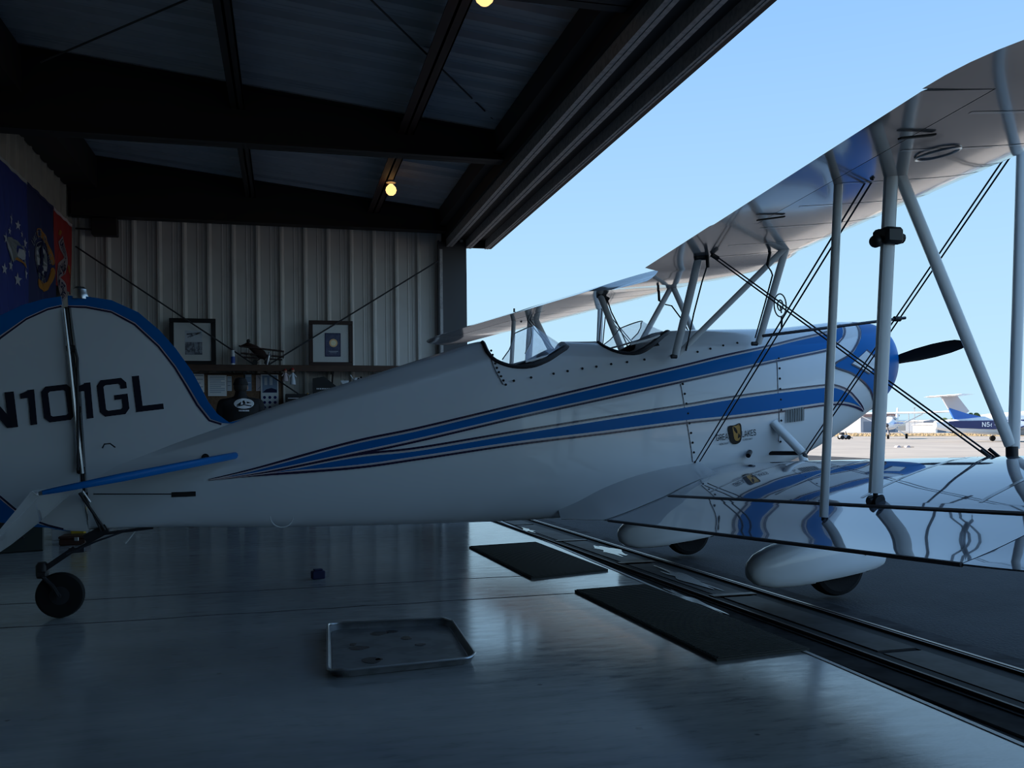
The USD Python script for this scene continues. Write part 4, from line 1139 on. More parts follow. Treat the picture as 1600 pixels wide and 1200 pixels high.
patch(LineString([P2(*p) for p in [(11, 379), (17, 392), (21, 407)]]).buffer(.022), .4, .010, 'flag_white', FL['flag_blue'])
# second flag: ship seal
c0 = P2(64.5, 407)
ea, eb = P2(76, 407)[0] - P2(64.5, 407)[0], P2(64.5, 378)[1] - P2(64.5, 407)[1]
def ell(k, a0=0, a1=2 * np.pi, n=60): return [(c0[0] + ea * k * math.cos(t), c0[1] + eb * k * math.sin(t)) for t in np.linspace(a0, a1, n)]
nv = FL['flag_navy']
patch(Polygon(ell(.98)), 1.7, .007, 'flag_white', nv)
patch(LineString(ell(.90)).buffer(.012), 1.7, .009, 'flag_navy', nv)
patch(Polygon(ell(.80)), 1.7, .0085, 'flag_grey', nv)
patch(Polygon(ell(.78, np.pi, 2 * np.pi)), 1.7, .0095, 'flag_white', nv)
sx, sy = c0
patch(unary_union([Polygon([(sx - .24, sy - .16), (sx + .20, sy - .16), (sx + .26, sy - .08), (sx - .20, sy - .08)]), Polygon([(sx - .14, sy - .06), (sx - .02, sy - .06), (sx - .02, sy + .26), (sx - .12, sy + .12)]), Polygon([(sx + .02, sy - .06), (sx + .16, sy - .06), (sx + .10, sy + .22), (sx + .02, sy + .26)]), sbox(sx - .005, sy - .1, sx + .005, sy + .33)]), 1.7, .011, 'flag_navy', nv, 'ship')
patch(LineString(ell(1.42, np.pi * .08, np.pi * .62)).buffer(.045), 1.7, .007, 'flag_gold', nv, 'scroll')
patch(LineString(ell(1.42, -np.pi * .62, -np.pi * .05)).buffer(.045), 1.7, .007, 'flag_gold', nv, 'scroll')
def arc_text(s, r, a0, a1, h, off, m, par, flip=1):
    ms = []
    for ch, a in zip(s, np.linspace(a0, a1, len(s))):
        if ch == ' ': continue
        t_ = text(ch, h, True, .001); v = np.array(t_.vertices); v[:, 0] -= v[:, 0].max() / 2
        v[:, 0] *= .8
        cx, cy = c0[0] + ea * r * math.cos(a), c0[1] + eb * r * math.sin(a)
        tx, ty = -ea * r * math.sin(a), eb * r * math.cos(a); L = math.hypot(tx, ty); tx, ty = -flip * tx / L, -flip * ty / L
        q = np.column_stack([cx + v[:, 0] * tx - v[:, 1] * ty, cy + v[:, 0] * ty + v[:, 1] * tx])
        ms.append(trimesh.Trimesh(on_cloth(1.7, off)(q), t_.faces, process=False))
    obj('lettering', join(ms), m, par, smooth=False, kind='stuff')
arc_text('UNITED STATES', 1.15, np.pi * .85, np.pi * .06, .075, .009, 'flag_grey', nv)
arc_text('NAVY', 1.22, -np.pi * .66, -np.pi * .34, .09, .010, 'flag_grey', nv, -1)
# third flag: winding scroll
rd = FL['flag_red']
sc = spline(np.array([P2(*p) for p in [(94.5, 373), (96, 382), (99.5, 395), (101, 408), (97, 418), (92, 428), (93.5, 440), (98, 452), (96, 462)]]), 8)
patch(LineString(sc).buffer(.085, cap_style=2), 2.9, .007, 'flag_scroll', rd, 'scroll')
d_ = np.concatenate([[0], np.cumsum(np.linalg.norm(np.diff(sc, axis=0), axis=1))])
ms = []
for ch, q in zip('UNITED STATES MARINE', np.linspace(.04, .97, 20) * d_[-1]):
    if ch == ' ': continue
    k = min(np.searchsorted(d_, q), len(sc) - 1); k = max(k, 1)
    t_ = sc[k] - sc[k - 1]; t_ /= np.linalg.norm(t_); n_ = np.array([-t_[1], t_[0]])
    m_ = text(ch, .10, True, .001); v = np.array(m_.vertices); v[:, 0] -= v[:, 0].max() / 2; v[:, 1] -= .05
    p = sc[k] + v[:, :1] * .62 * t_ + v[:, 1:2] * n_
    ms.append(trimesh.Trimesh(on_cloth(2.9, .009)(p), m_.faces, process=False))
obj('lettering', join(ms), 'flag_navy', rd, smooth=False, kind='stuff')
for pq in ([(104, 415), (108, 420), (111, 428), (109, 432), (105, 424)], [(93, 360), (95, 362), (94, 367), (92, 365)], [(107, 432), (110, 436), (111, 447), (109, 441)]):
    patch(Polygon([P2(*p) for p in pq]).buffer(.01), 2.9, .008, 'flag_gold', rd)

# ------------------------------------------------------------------ shelf on the back wall and what stands on it
WY_ = BACK - .035
a, b = atY(232, 583, 12.1), atY(640, 572, 12.1)
ST, SB = 1.878, 1.795
sh = thing('wall_shelf', 'long dark wooden shelf along the corrugated back wall', 'shelf', (0, 0, 0))
obj('board', box(a[0], 11.98, ST - .03, b[0] + .25, WY_, ST, .004), 'shelf_wood', sh)
obj('front_lip', box(a[0], 11.965, SB, b[0] + .25, 11.982, ST - .004, .003), 'shelf_wood', sh)
for x in (-1.6, -.5, .62, 1.6):
    obj('bracket', [box(x - .015, 12.0, SB - .02, x + .015, WY_, ST - .03), bar((x, WY_ - .01, 1.62), (x, 12.02, SB), .02, .03)], 'steel_primer', sh, smooth=False)


def framed(px0, py0, px1, py1, fw, fmat, mat_w, label, inner, kind):
    Yf = 12.13
    A, B = atY(px0, py1, Yf), atY(px1, py0, Yf)
    w, h = B[0] - A[0], B[2] - A[2]
    t = thing('picture_frame', label, 'picture frame', (A[0] + w / 2, Yf, ST), group=None)
    z0 = .0
    for nm, bx in (('frame_rail', box(-w / 2, -.012, z0, w / 2, .018, z0 + fw, .004)), ('frame_rail', box(-w / 2, -.012, z0 + h - fw, w / 2, .018, z0 + h, .004)),
                   ('frame_stile', box(-w / 2, -.012, z0 + fw, -w / 2 + fw, .018, z0 + h - fw, .004)), ('frame_stile', box(w / 2 - fw, -.012, z0 + fw, w / 2, .018, z0 + h - fw, .004))):
        obj(nm, bx, fmat, t)
    obj('mount', box(-w / 2 + fw * .8, .004, z0 + fw * .8, w / 2 - fw * .8, .010, z0 + h - fw * .8), 'mount', t, smooth=False)
    i0, i1 = atY(*inner[:2], Yf), atY(*inner[2:], Yf)
    x0, x1, zb, zt = i0[0] - A[0] - w / 2, i1[0] - A[0] - w / 2, i1[2] - A[2], i0[2] - A[2]
    if kind == 'sky':
        obj('photograph', box(x0, .0015, zb, x1, .005, zt), 'photo_pale', t, smooth=False)
        obj('photograph', box(x0, .0005, zb, x1, .003, zb + (zt - zb) * .52), 'photo_grey', t, smooth=False)
        obj('photograph', [bar((x0 + .02, .001, zt - .05), (x1 - .03, .001, zt - .03), .002, .02), bar((x0 + .06, .001, zt - .08), (x1 - .01, .001, zt - .02), .002, .016), bar((x0 + .03, .001, zt - .09), (x0 + .09, .001, zt - .05), .002, .012)], 'photo_grey', t, smooth=False, kind='stuff')
    else:
        obj('photograph', box(x0, .0015, zb, x1, .005, zt), 'photo_blue', t, smooth=False)
        obj('print_border', [box(x0 - .004, .0012, zb - .004, x0 + .006, .004, zt + .004), box(x1 - .006, .0012, zb - .004, x1 + .004, .004, zt + .004), box(x0, .0012, zb - .004, x1, .004, zb + .006), box(x0, .0012, zt - .006, x1, .004, zt + .004)], 'flag_navy', t, smooth=False, kind='stuff')
        cx, cz = (x0 + x1) / 2 + .008, zb + (zt - zb) * .58
        obj('sun_disc', lathe([(.0, 0), (.055, 0), (.055, .0015), (0, .0016)], 24, (cx, .0016, cz), (0, -1, 0)), 'sun_print', t, smooth=False)
        obj('sun_disc', lathe([(.0, 0), (.036, 0), (.036, .0025), (0, .0026)], 24, (cx, .0016, cz), (0, -1, 0)), 'sun_core', t, smooth=False)
        obj('title_line', [box(x0 + .045, .0008, zb + .06, x1 - .03, .002, zb + .068), box(x0 + .06, .0008, zb + .045, x1 - .05, .002, zb + .05)], 'photo_pale', t, smooth=False, kind='stuff')
    obj('glass', box(-w / 2 + fw * .8, -.004, z0 + fw * .8, w / 2 - fw * .8, -.002, z0 + h - fw * .8), 'picture_glass', t, smooth=False)
    return t


framed(265, 497, 337, 569, .055, 'frame_black', .1, 'black framed grey photograph of clouds leaning on the shelf, left of the model biplane', (289, 515, 316, 553), 'sky')
framed(483, 501, 551, 571, .052, 'frame_wood', .1, 'dark wood framed print of a glowing sun on the shelf, right of the model biplane', (508, 520, 532, 556), 'sun')
# small can on the shelf
c = atY(364, 571, 12.04)
t = thing('spray_can', 'small white and blue can on the shelf, beside the model biplane', 'can', (c[0], 12.04, ST))
obj('can_body', lathe([(0, 0), (.024, .002), (.026, .01), (.026, .14), (.02, .16), (0, .162)], 20), 'white_plastic', t)
obj('can_label', lathe([(.0262, .02), (.0268, .025), (.0268, .10), (.0262, .105)], 20), 'blue_plastic', t)
obj('can_cap', lathe([(0, .16), (.019, .16), (.019, .185), (.016, .19), (0, .19)], 16), 'white_plastic', t)
# model biplane on the shelf: dark wood, wings to the right of the fuselage
A, B = atY(369, 571, 12.09), atY(446, 533, 12.09)
mx, mw, mh = (A[0] + B[0]) / 2, B[0] - A[0], B[2] - A[2]
t = thing('model_biplane', 'dark wooden model biplane standing on the shelf between the two framed pictures', 'model airplane', (mx, 12.09, ST))
mp = lambda u, v, d=0: np.array([(u - .5) * mw, d, v * mh])
obj('model_fuselage', tube([mp(.10, .78, .05), mp(.22, .84, .03), mp(.38, .66, .0), mp(.52, .42, -.02), mp(.60, .30, -.05)], [.012, .03, .052, .06, .03], 14), 'frame_wood', t)
obj('model_wing', slab(np.array([[mp(u, .80 - .22 * u + dz, d) for d in (-.07, .07)] for u, dz in ((.06, .0), (.5, 0), (.97, .0))]), .014), 'frame_wood', t, smooth=False)
obj('model_wing', slab(np.array([[mp(u, .52 - .16 * u, d) for d in (-.06, .06)] for u in (.10, .5, .97)]), .014), 'frame_wood', t, smooth=False)
obj('model_wing', slab(np.array([[mp(u, .36 - .12 * u, d) for d in (-.05, .05)] for u in (.16, .5, .93)]), .012), 'frame_wood', t, smooth=False)
for u in (.10, .26, .74, .95):
    obj('model_strut', tube([mp(u, .76 - .22 * u, -.04), mp(u, .38 - .12 * u, -.04)], .006, 6), 'frame_wood', t)
obj('model_pilot', trimesh.creation.icosphere(2, .025).apply_translation(mp(.25, .98, .02)), 'frame_black', t)
for s_ in (-1, 1):
    obj('model_wheel', lathe([(0, -.01), (.035, -.01), (.035, .01), (0, .01)], 16, mp(.5 + .12 * s_, .0, -.03) + [0, 0, .036], (0, 1, 0)), 'frame_black', t)
    obj('model_leg', tube([mp(.5 + .12 * s_, .0, -.03) + [0, 0, .036], mp(.52, .32, -.02)], .007, 6), 'frame_wood', t)
c = atY(419, 571, 11.985)
t = thing('figurine', 'tiny silver figurine standing on the shelf in front of the model biplane', 'figurine', (c[0], 11.988, ST))
obj('figure', [tube([(-.015, 0, 0), (.0, 0, .07), (.012, 0, .12)], [.012, .018, .014], 8), tube([(.012, 0, .12), (.02, 0, .165)], [.008, .014], 8), tube([(.005, -.005, .10), (.045, -.005, .13)], .006, 6), tube([(.0, .005, .10), (-.03, .005, .08)], .006, 6)], 'tray_rim', t)

# ------------------------------------------------------------------ board, papers and clutter under the shelf
bb = thing('notice_board', 'brown cork notice board hung under the shelf behind the person', 'notice board', (0, 0, 0))
A, B = atY(300, 700, 12.2), atY(440, 585, 12.2)
obj('cork_sheet', box(A[0], 12.22, 1.0, B[0], 12.25, B[2]), 'cork', bb, smooth=False)
obj('board_edge', [box(A[0] - .02, 12.21, B[2] - .01, B[0] + .02, 12.255, B[2] + .015), box(B[0], 12.21, 1.0, B[0] + .02, 12.255, B[2])], 'shelf_wood', bb, smooth=False)
def sheet_on(px0, py0, px1, py1, m, label, lines=0, mm='paper_line', extra=None, Yp=12.21, name='paper', cat='paper'):
    A, B = atY(px0, py1, Yp), atY(px1, py0, Yp)
    t = thing(name, label, cat, (A[0], Yp, A[2]))
    w, h = B[0] - A[0], B[2] - A[2]
    obj('sheet', box(0, -.002, 0, w, .002, h), m, t, smooth=False)
    for k in range(lines):
        z = h * (.88 - .8 * k / max(lines, 1)); obj('printed_line', box(w * .1, -.0032, z, w * (.9 - .2 * (k % 3 == 2)), -.001, z + .008), mm, t, smooth=False)
    return t, w, h
sheet_on(300, 584, 319, 613, 'paper', 'narrow white note at the left end of the cork board, next to the fin edge', 4)
t_, w, h = sheet_on(325, 586, 354, 619, 'paper', 'large white printed sheet pinned left of the person on the cork board', 9, 'paper_blue')
sheet_on(355, 588, 362, 611, 'photo_pale', 'slim grey sheet pinned beside the left side of the cap', 3, 'paper_line')
sheet_on(383.5, 585, 393, 611, 'paper_blue', 'pale blue strip of paper pinned right of the cap', 2, 'paper')
t_, w, h = sheet_on(400, 586, 412, 611, 'flag_scroll', 'cream paper with a curved drawing pinned behind the blue poster', 0)
obj('drawn_arc', tube([(w * .2 + w * .6 * math.sin(q), -.004, h * (.1 + .8 * q / 3)) for q in np.linspace(0, 3, 9)], .005, 5), 'paper_line', t_)
t_, w, h = sheet_on(408, 585, 435, 645, 'paper', 'tall poster with a blue landscape above nine small blue emblems', 0, Yp=12.2, name='poster', cat='poster')
obj('landscape', box(w * .08, -.004, h * .52, w * .92, -.001, h * .97), 'paper_blue', t_, smooth=False)
obj('landscape_hill', extrude(Polygon([(w * .10, h * .53), (w * .9, h * .53), (w * .9, h * .60), (w * .6, h * .645), (w * .3, h * .61)]), .002, lambda p: np.column_stack([p[:, 0], -.005 + p[:, 2], p[:, 1]])), 'flag_navy', t_, smooth=False)
obj('landscape_cloud', [box(w * (.2 + .3 * k), -.0055, h * .72, w * (.36 + .3 * k), -.003, h * .92) for k in range(2)], 'photo_pale', t_, smooth=False, kind='stuff')
for r_ in range(3):
    for c_ in range(3):
        obj('printed_emblem', lathe([(0, 0), (.019, 0), (.019, .003), (0, .003)], 12, (w * (.2 + .3 * c_), -.001, h * (.40 - .13 * r_)), (0, -1, 0)), 'flag_blue', t_, smooth=False)

bench = thing('workbench', 'dark workbench against the back wall below the shelf, mostly hidden by the fuselage', 'workbench', (0, 0, 0))
obj('bench_top', box(-1.2, 11.55, 1.16, 1.9, 12.2, 1.20, .005), 'shelf_wood', bench)
for x in (-1.15, .3, 1.8):
    for y in (11.6, 12.12):
        obj('bench_leg', box(x, y, 0, x + .07, y + .07, 1.16), 'shelf_wood', bench, smooth=False)
obj('bench_shelf', box(-1.15, 11.6, .4, 1.87, 12.15, .43), 'shelf_wood', bench, smooth=False)
BT = 1.20
A, B = atY(446, 640, 11.9), atY(486, 616, 11.9)
t = thing('tool_chest', 'black tool chest with pale drawer pulls on the workbench', 'tool chest', (A[0], 11.9, BT))
w, h = B[0] - A[0], B[2] - BT
obj('chest_body', box(0, -.12, 0, w, .15, h, .008), 'black_plastic', t)
for k in range(4):
    z = h - .05 - k * .065
    d = obj('drawer', box(.015, -.128, z - .045, w - .015, -.118, z + .008, .003), 'frame_black', t)
    obj('drawer_pull', box(.03, -.138, z - .012, w * .52 if k == 0 else w * .36, -.126, z, .003), 'white_plastic', d)
obj('chest_latch', trimesh.creation.icosphere(1, .012).apply_translation([w * .86, -.12, h + .004]), 'brass', t)
A, B = atY(489, 633, 12.0), atY(531, 588, 12.0)
t = thing('dark_display', 'black board with rows of small white lettering, tilted behind the tool chest', 'display board', (A[0], 12.02, BT))
w, h = B[0] - A[0], B[2] - BT
def tilt(p): return np.column_stack([p[:, 0], p[:, 2] + .06 * p[:, 1], p[:, 1]])
obj('board', extrude(Polygon([(0, 0), (w * .95, 0), (w * .95, h * .72), (w * .42, h), (0, h * .95)]), .02, tilt), 'black_plastic', t, smooth=False)
for r_ in range(3):
    for k in range(9 - r_):
        obj('white_tab', box(.05 + k * .022, -.012 + .06 * h * .6, h * (.68 - .13 * r_), .05 + k * .022 + .015, -.004 + .06 * h * .6, h * (.68 - .13 * r_) + .018), 'print_white', t, smooth=False)
obj('foot', box(.02, -.05, 0, w, .08, .02), 'black_plastic', t, smooth=False)
A, B = atY(533, 615, 11.95), atY(590, 600, 11.95)
t = thing('cabinet_box', 'dark box at the right of the workbench under the toy cow', 'box', (A[0] + .06, 11.92, BT))
w = B[0] - A[0] + .3
obj('box_body', box(0, -.12, 0, w, .2, .335, .006), 'frame_black', t)
obj('box_lid', box(-.006, -.126, .335, w + .006, .206, .36, .004), 'frame_black', t)
cz = BT + .36
A, B = atY(547, 606, 11.9), atY(581, 588, 11.9)
t = thing('toy_cow', 'small black and white spotted toy cow standing under the shelf', 'toy', (A[0], 11.9, cz))
w, h = B[0] - A[0], .19
J = lambda pts, r: m3.Manifold.batch_hull([m3.Manifold.sphere(r_, 14).translate(list(map(float, p))) for p, r_ in zip(pts, r)])
bd = J([(w * .25, 0, h * .62), (w * .62, 0, h * .58)], [.036, .038]) + J([(w * .62, 0, h * .62), (w * .86, 0, h * .66)], [.03, .026]) + J([(w * .86, 0, h * .68), (w * 1.0, -.0, h * .52)], [.026, .018])
for x in (.22, .66):
    for y in (-.025, .025): bd = bd + J([(w * x, y, h * .5), (w * x + .003, y, .012)], [.016, .012])
bd = bd + J([(w * .86, -.03, h * .80), (w * .80, -.055, h * .86)], [.008, .006]) + J([(w * .86, .03, h * .80), (w * .80, .055, h * .86)], [.008, .006]) + J([(w * .14, 0, h * .7), (w * .02, 0, h * .98)], [.008, .005])
obj('body', bd, 'print_white', t, smooth=50)
for x, y, z, r_ in ((.38, -.034, .66, .02), (.6, -.036, .52, .017), (.74, -.028, .74, .014), (.24, -.034, .5, .012), (.5, -.03, .8, .014)):
    obj('spot', trimesh.creation.icosphere(2, r_).apply_scale([1, .28, 1.1]).apply_translation([w * x, y, h * z]), 'jacket', t)
A = atY(539, 604, 11.82)
t = thing('paper_cone', 'pale paper pennant pointing down beside the toy cow', 'pennant', (A[0], 11.84, cz))
obj('stand', tube([(0, 0, 0), (0, 0, .12)], .004, 6), 'rod_dark', t)
obj('pennant_cloth', extrude(Polygon([(-.06, .11), (.055, .11), (.012, .012)]), .004, lambda p: np.column_stack([p[:, 0], -.008 + p[:, 2], p[:, 1]])), 'photo_pale', t, smooth=False)
for (px, p0, p1, lab, cl) in ((446, 576, 596, 'small hanging doll in pale dress under the shelf, left of the pair', 'flag_scroll'), (457.5, 574, 601, 'taller hanging doll in grey and red under the shelf, right of the pair', 'photo_pale')):
    A, B = atY(px, p1, 11.97), atY(px, p0, 11.97)
    t = thing('hanging_doll', lab, 'doll', (A[0], 11.95, A[2])); h = B[2] - A[2]
    obj('doll_dress', lathe([(0, 0), (.038, .0), (.034, h * .2), (.018, h * .6), (.012, h * .68), (0, h * .7)], 16), cl, t)
    obj('doll_head', trimesh.creation.icosphere(2, .022).apply_translation([0, 0, h * .8]), 'skin', t)
    obj('doll_hat', lathe([(0, h * .98), (.01, h * .95), (.022, h * .86), (.026, h * .85), (.0, h * .85)], 14), 'red_plastic', t)
    obj('doll_arm', tube([(-.012, 0, h * .62), (-.045, -.01, h * .42)], .008, 6), cl, t); obj('doll_arm', tube([(.012, 0, h * .62), (.045, -.01, h * .42)], .008, 6), cl, t)
    obj('string', tube([(0, 0, h * .97), (0, .02, SB - A[2] + .004)], .002, 5), 'rod_dark', t)

# ------------------------------------------------------------------ bulbs
for px, py, lab in ((611, 297, 'lit bare bulb hanging from the roof purlin above the back wall'), (757, -7, 'lit bare bulb at the top edge, under the same purlin nearer the camera')):
    c = atZ(px, py, 3.835)
    t = thing('light_bulb', lab, 'light bulb', c)
    obj('glass_globe', lathe([(0, -.066), (.03, -.059), (.054, -.036), (.064, -.004), (.058, .028), (.04, .05), (.022, .066), (.02, .08)], 28), 'bulb_glow', t)
    obj('socket', lathe([(.022, .07), (.024, .078), (.058, .085), (.058, .10), (.0, .10)], 20), 'socket_white', t)
    obj('socket_stem', lathe([(.03, .098), (.03, 3.94 - c[2] - 0.002)], 14), 'steel_primer', t)

# ------------------------------------------------------------------ things on the floor
def mat_on(name, corners, label):
    P = np.array([atZ(*p, 0)[:2] for p in corners])
    c = P.mean(0)
    t = thing(name, label, 'floor mat', (*c, 0))
    pl = Polygon(P - c)
    obj('mat_body', extrude(pl, .012, lambda p: p + [0, 0, .007]), 'mat_rubber', t, smooth=False)
    u = (P[1] - P[0]); v = (P[3] - P[0]); L1, L2 = np.linalg.norm(u), np.linalg.norm(v)
    n = int(L2 / .026)
    rib = []
    for k in range(n):
        a = P[0] + v * (k + .5) / n - c; b = P[1] + (P[2] - P[1]) * (k + .5) / n - c
        rib.append(bar((*(a + (b - a) * .02), .0145), (*(a + (b - a) * .98), .0145), .011, .005, (0, 0, 1)))
    obj('mat_ribs', rib, 'mat_rubber', t, smooth=False, kind='stuff')
    return t
mat_on('rubber_mat', [(733, 856), (838, 849), (950, 892), (830, 905)], 'dark ribbed rubber mat, the farther one, by the door track')
mat_on('rubber_mat', [(898, 925), (1010, 916), (1265, 1017), (1120, 1034)], 'dark ribbed rubber mat, the nearer larger one, by the door track')
P = np.array([atZ(*p, .02)[:2] for p in [(512, 1056), (745, 1031), (705, 971), (512, 978)]]); c = P.mean(0)
t = thing('drip_tray', 'dented steel oil drip tray lying on the grey floor', 'tray', (*c, 0))
ring = np.array(Polygon(P - c).buffer(-.07).buffer(.07, quad_segs=6).exterior.coords)[:-1]
base = Polygon(ring).buffer(-.02)
obj('tray_base', extrude(base, .003, lambda p: p + [0, 0, .0035]), 'tray_steel', t, smooth=False)
n = len(ring); inn = ring * (1 - .02 / .4)
obj('tray_wall', slab(np.stack([np.column_stack([np.vstack([r_, r_[:1]]), np.full(n + 1, z)]) for r_, z in ((inn, .003), (inn * 1.015, .014), (ring, .034))], 1), .003), 'tray_steel', t, smooth=50)
lp = np.column_stack([np.vstack([ring, ring[:2]]), .035 + .004 * np.sin(np.arange(n + 2) * .9)])
obj('tray_rim', tube(lp, .0065, 6, caps=False), 'tray_rim', t)
for px, py, rx, ry in ((590, 990, .05, .02), (612, 987, .03, .015), (634, 997, .035, .02), (560, 1012, .06, .02), (552, 1007, .02, .012), (657, 1007, .03, .01), (592, 1030, .02, .012), (580, 1032, .05, .03)):
    q = atZ(px, py, .006)[:2] - c
    sp_l = smooth_poly([(q[0] + rx * math.cos(a) * RNG.uniform(.6, 1.2), q[1] + ry * 2 * math.sin(a) * RNG.uniform(.6, 1.2)) for a in np.linspace(0, 2 * np.pi, 9)[:-1]], 4)
    obj('oil_stain', extrude(Polygon(sp_l).buffer(0), .001, lambda p: p + [0, 0, .0058]), 'oil', t, smooth=False)
c = atZ(497, 904, 0)
t = thing('blue_block', 'small dark blue block lying alone on the floor under the fuselage', 'block', c, 14)
obj('block', box(-.045, -.03, 0, .045, .03, .055, .006), 'flag_navy', t)
obj('block_cap', box(-.03, -.022, .055, .03, .022, .068, .004), 'flag_navy', t)
# things by the left wall behind the tail
g0, g1 = atZ(-4, 866, 0), atZ(69, 861, 0)
t = thing('storage_case', 'large black case on the floor behind the tail, under the elevator', 'case', (g1[0], g1[1], 0), math.degrees(math.atan2(*(g1 - g0)[[1, 0]])))
L = np.linalg.norm(g1 - g0)
hh = atY(70, 822, g1[1])[2]
obj('case_body', box(-L, 0, 0, 0, .5, hh, .012), 'dark_green', t)
obj('case_lid', box(-L - .01, -.01, hh, .012, .51, hh + .05, .01), 'black_plastic', t)
obj('case_handle', tube([(-L * .62, -.005, hh * .6), (-L * .62, -.04, hh * .6), (-L * .45, -.04, hh * .6), (-L * .45, -.005, hh * .6)], .01, 8), 'black_plastic', t)
gg = atZ(78, 854, 0)
t = thing('white_carton', 'low white carton against the wall between the black case and the yellow bin', 'carton', (gg[0] + .0, gg[1] + .50, 0))
obj('carton_body', box(-.10, 0, 0, .07, .35, .30, .004), 'white_plastic', t)
for z in (.1, .2): obj('carton_seam', box(-.102, -.002, z, .072, .005, z + .006), 'paper_line', t, smooth=False)
gy = atZ(99, 850, 0)
t = thing('yellow_bin', 'small yellow bin behind the tail wheel spring', 'bin', (gy[0] + .06, gy[1] + .34, 0))
obj('bin_body', loft([[(x * k, y * k, z) for x, y in ((-.06, -.06), (.06, -.06), (.06, .06), (-.06, .06))] for k, z in ((.9, 0), (1.05, .33))]), 'yellow_plastic', t, smooth=False)
obj('bin_rim', [bar((-.068, -.065, .33), (.068, -.065, .33), .012, .02), bar((-.068, .065, .33), (.068, .065, .33), .012, .02), bar((-.065, -.068, .33), (-.065, .068, .33), .012, .02), bar((.065, -.068, .33), (.065, .068, .33), .012, .02)], 'yellow_plastic', t, smooth=False)
gb = atZ(116, 852, 0)
t = thing('brown_case', 'dark brown case lying behind the tail spring, right of the yellow bin', 'case', (gb[0] + .0, gb[1] + .0, 0))
obj('case_body', box(-.13, 0, 0, .1, .22, .06, .01), 'brown_case', t)
obj('case_lid', box(-.135, -.004, .06, .105, .224, .085, .008), 'brown_case', t)
obj('case_clasp', box(.0, -.012, .04, .04, 0, .075, .003), 'bright_steel', t)

# ------------------------------------------------------------------ the person at the notice board, seen from behind
PYD = 11.2
hx_ = atY(376, 620, PYD)[0]
top = atY(376, 589, PYD)[2]
per = thing('person', 'person in black cap and black jacket with white back print, facing the back wall', 'person', (hx_, PYD, 0))
K = top / 1.75
def pj(x, y, z): return np.array([x, y, z]) * K
def limb(js): 
    out = m3.Manifold()
    for (p, r), (q, r2) in zip(js[:-1], js[1:]):
        out = out + m3.Manifold.batch_hull([m3.Manifold.sphere(r * K, 20).translate(list(pj(*p))), m3.Manifold.sphere(r2 * K, 20).translate(list(pj(*q)))])
    return out
def soft(mf, L=.03, it=12):
    m = tm(mf.refine_to_length(L)); m = trimesh.Trimesh(m.vertices, m.faces, process=True); m.merge_vertices()
    trimesh.smoothing.filter_taubin(m, iterations=it); return m
body_ = limb([((0, 0, 1.0), .13), ((0, .0, 1.15), .13)])
def ellball(c, r): return m3.Manifold.sphere(1.0, 28).scale(list(np.array(r) * K)).translate(list(pj(*c)))
torso = m3.Manifold.batch_hull([ellball((0, 0, .98), (.18, .12, .10)), ellball((0, .0, 1.15), (.17, .12, .10))]) + m3.Manifold.batch_hull([ellball((0, 0, 1.15), (.17, .12, .1)), ellball((0, .01, 1.33), (.205, .12, .09))]) + m3.Manifold.batch_hull([ellball((0, .01, 1.33), (.205, .12, .09)), ellball((-.16, .01, 1.415), (.07, .07, .055)), ellball((.16, .01, 1.415), (.07, .07, .055)), ellball((0, .01, 1.44), (.09, .07, .05))])
neck = limb([((0, .01, 1.42), .06), ((0, .03, 1.54), .056)])
headm = m3.Manifold.batch_hull([ellball((0, .04, 1.63), (.075, .095, .10)), ellball((0, .07, 1.575), (.052, .06, .055))]) + ellball((0, .14, 1.615), (.013, .02, .02))
ears = ellball((-.078, .035, 1.62), (.012, .022, .032)) + ellball((.078, .035, 1.62), (.012, .022, .032))
hands = m3.Manifold()
for s in (-1, 1):
    wr = np.array([s * .17, .33, 1.06]); hands = hands + limb([((s * .21, .26, 1.08), .03), (tuple(wr), .026)])
    hands = hands + m3.Manifold.batch_hull([ellball(tuple(wr + [0, .02, 0]), (.03, .02, .018)), ellball(tuple(wr + [-s * .01, .075, -.01]), (.038, .02, .014))])
    for k in range(4):
        b0 = wr + [-s * .01 + (k - 1.5) * .019, .09, -.012]; L_ = (.07, .08, .075, .06)[k]
        hands = hands + limb([(tuple(b0), .0095), (tuple(b0 + [0, L_ * .55, -.006]), .0088), (tuple(b0 + [0, L_ * .9, -.03]), .0075)])
    hands = hands + limb([(tuple(wr + [-s * .03, .03, 0]), .012), (tuple(wr + [-s * .055, .06, -.012]), .010), (tuple(wr + [-s * .058, .09, -.03]), .009)])
legs = m3.Manifold()
for s in (-1, 1):
    legs = legs + limb([((s * .09, 0, .95), .105), ((s * .10, .01, .50), .072), ((s * .105, -.01, .10), .048)])
obj('body', soft(torso + neck + headm + ears + hands + legs, .022, 6), 'skin', per, smooth=60)
arms = m3.Manifold()
for s in (-1, 1):
    arms = arms + limb([((s * .20, .01, 1.40), .082), ((s * .27, .03, 1.13), .062), ((s * .205, .25, 1.08), .046)])
jk = m3.Manifold.batch_hull([ellball((0, 0, .92), (.215, .15, .06)), ellball((0, .0, 1.15), (.20, .15, .10))]) + m3.Manifold.batch_hull([ellball((0, 0, 1.15), (.20, .15, .1)), ellball((0, .0, 1.33), (.235, .15, .10))]) + m3.Manifold.batch_hull([ellball((0, .0, 1.33), (.235, .15, .10)), ellball((-.175, .005, 1.42), (.08, .085, .062)), ellball((.175, .005, 1.42), (.08, .085, .062)), ellball((0, .01, 1.465), (.105, .085, .05))]) + limb([((0, -.005, 1.46), .085), ((0, .012, 1.53), .074)])
obj('jacket', soft(jk + arms, .03, 10), 'jacket', per, smooth=60)
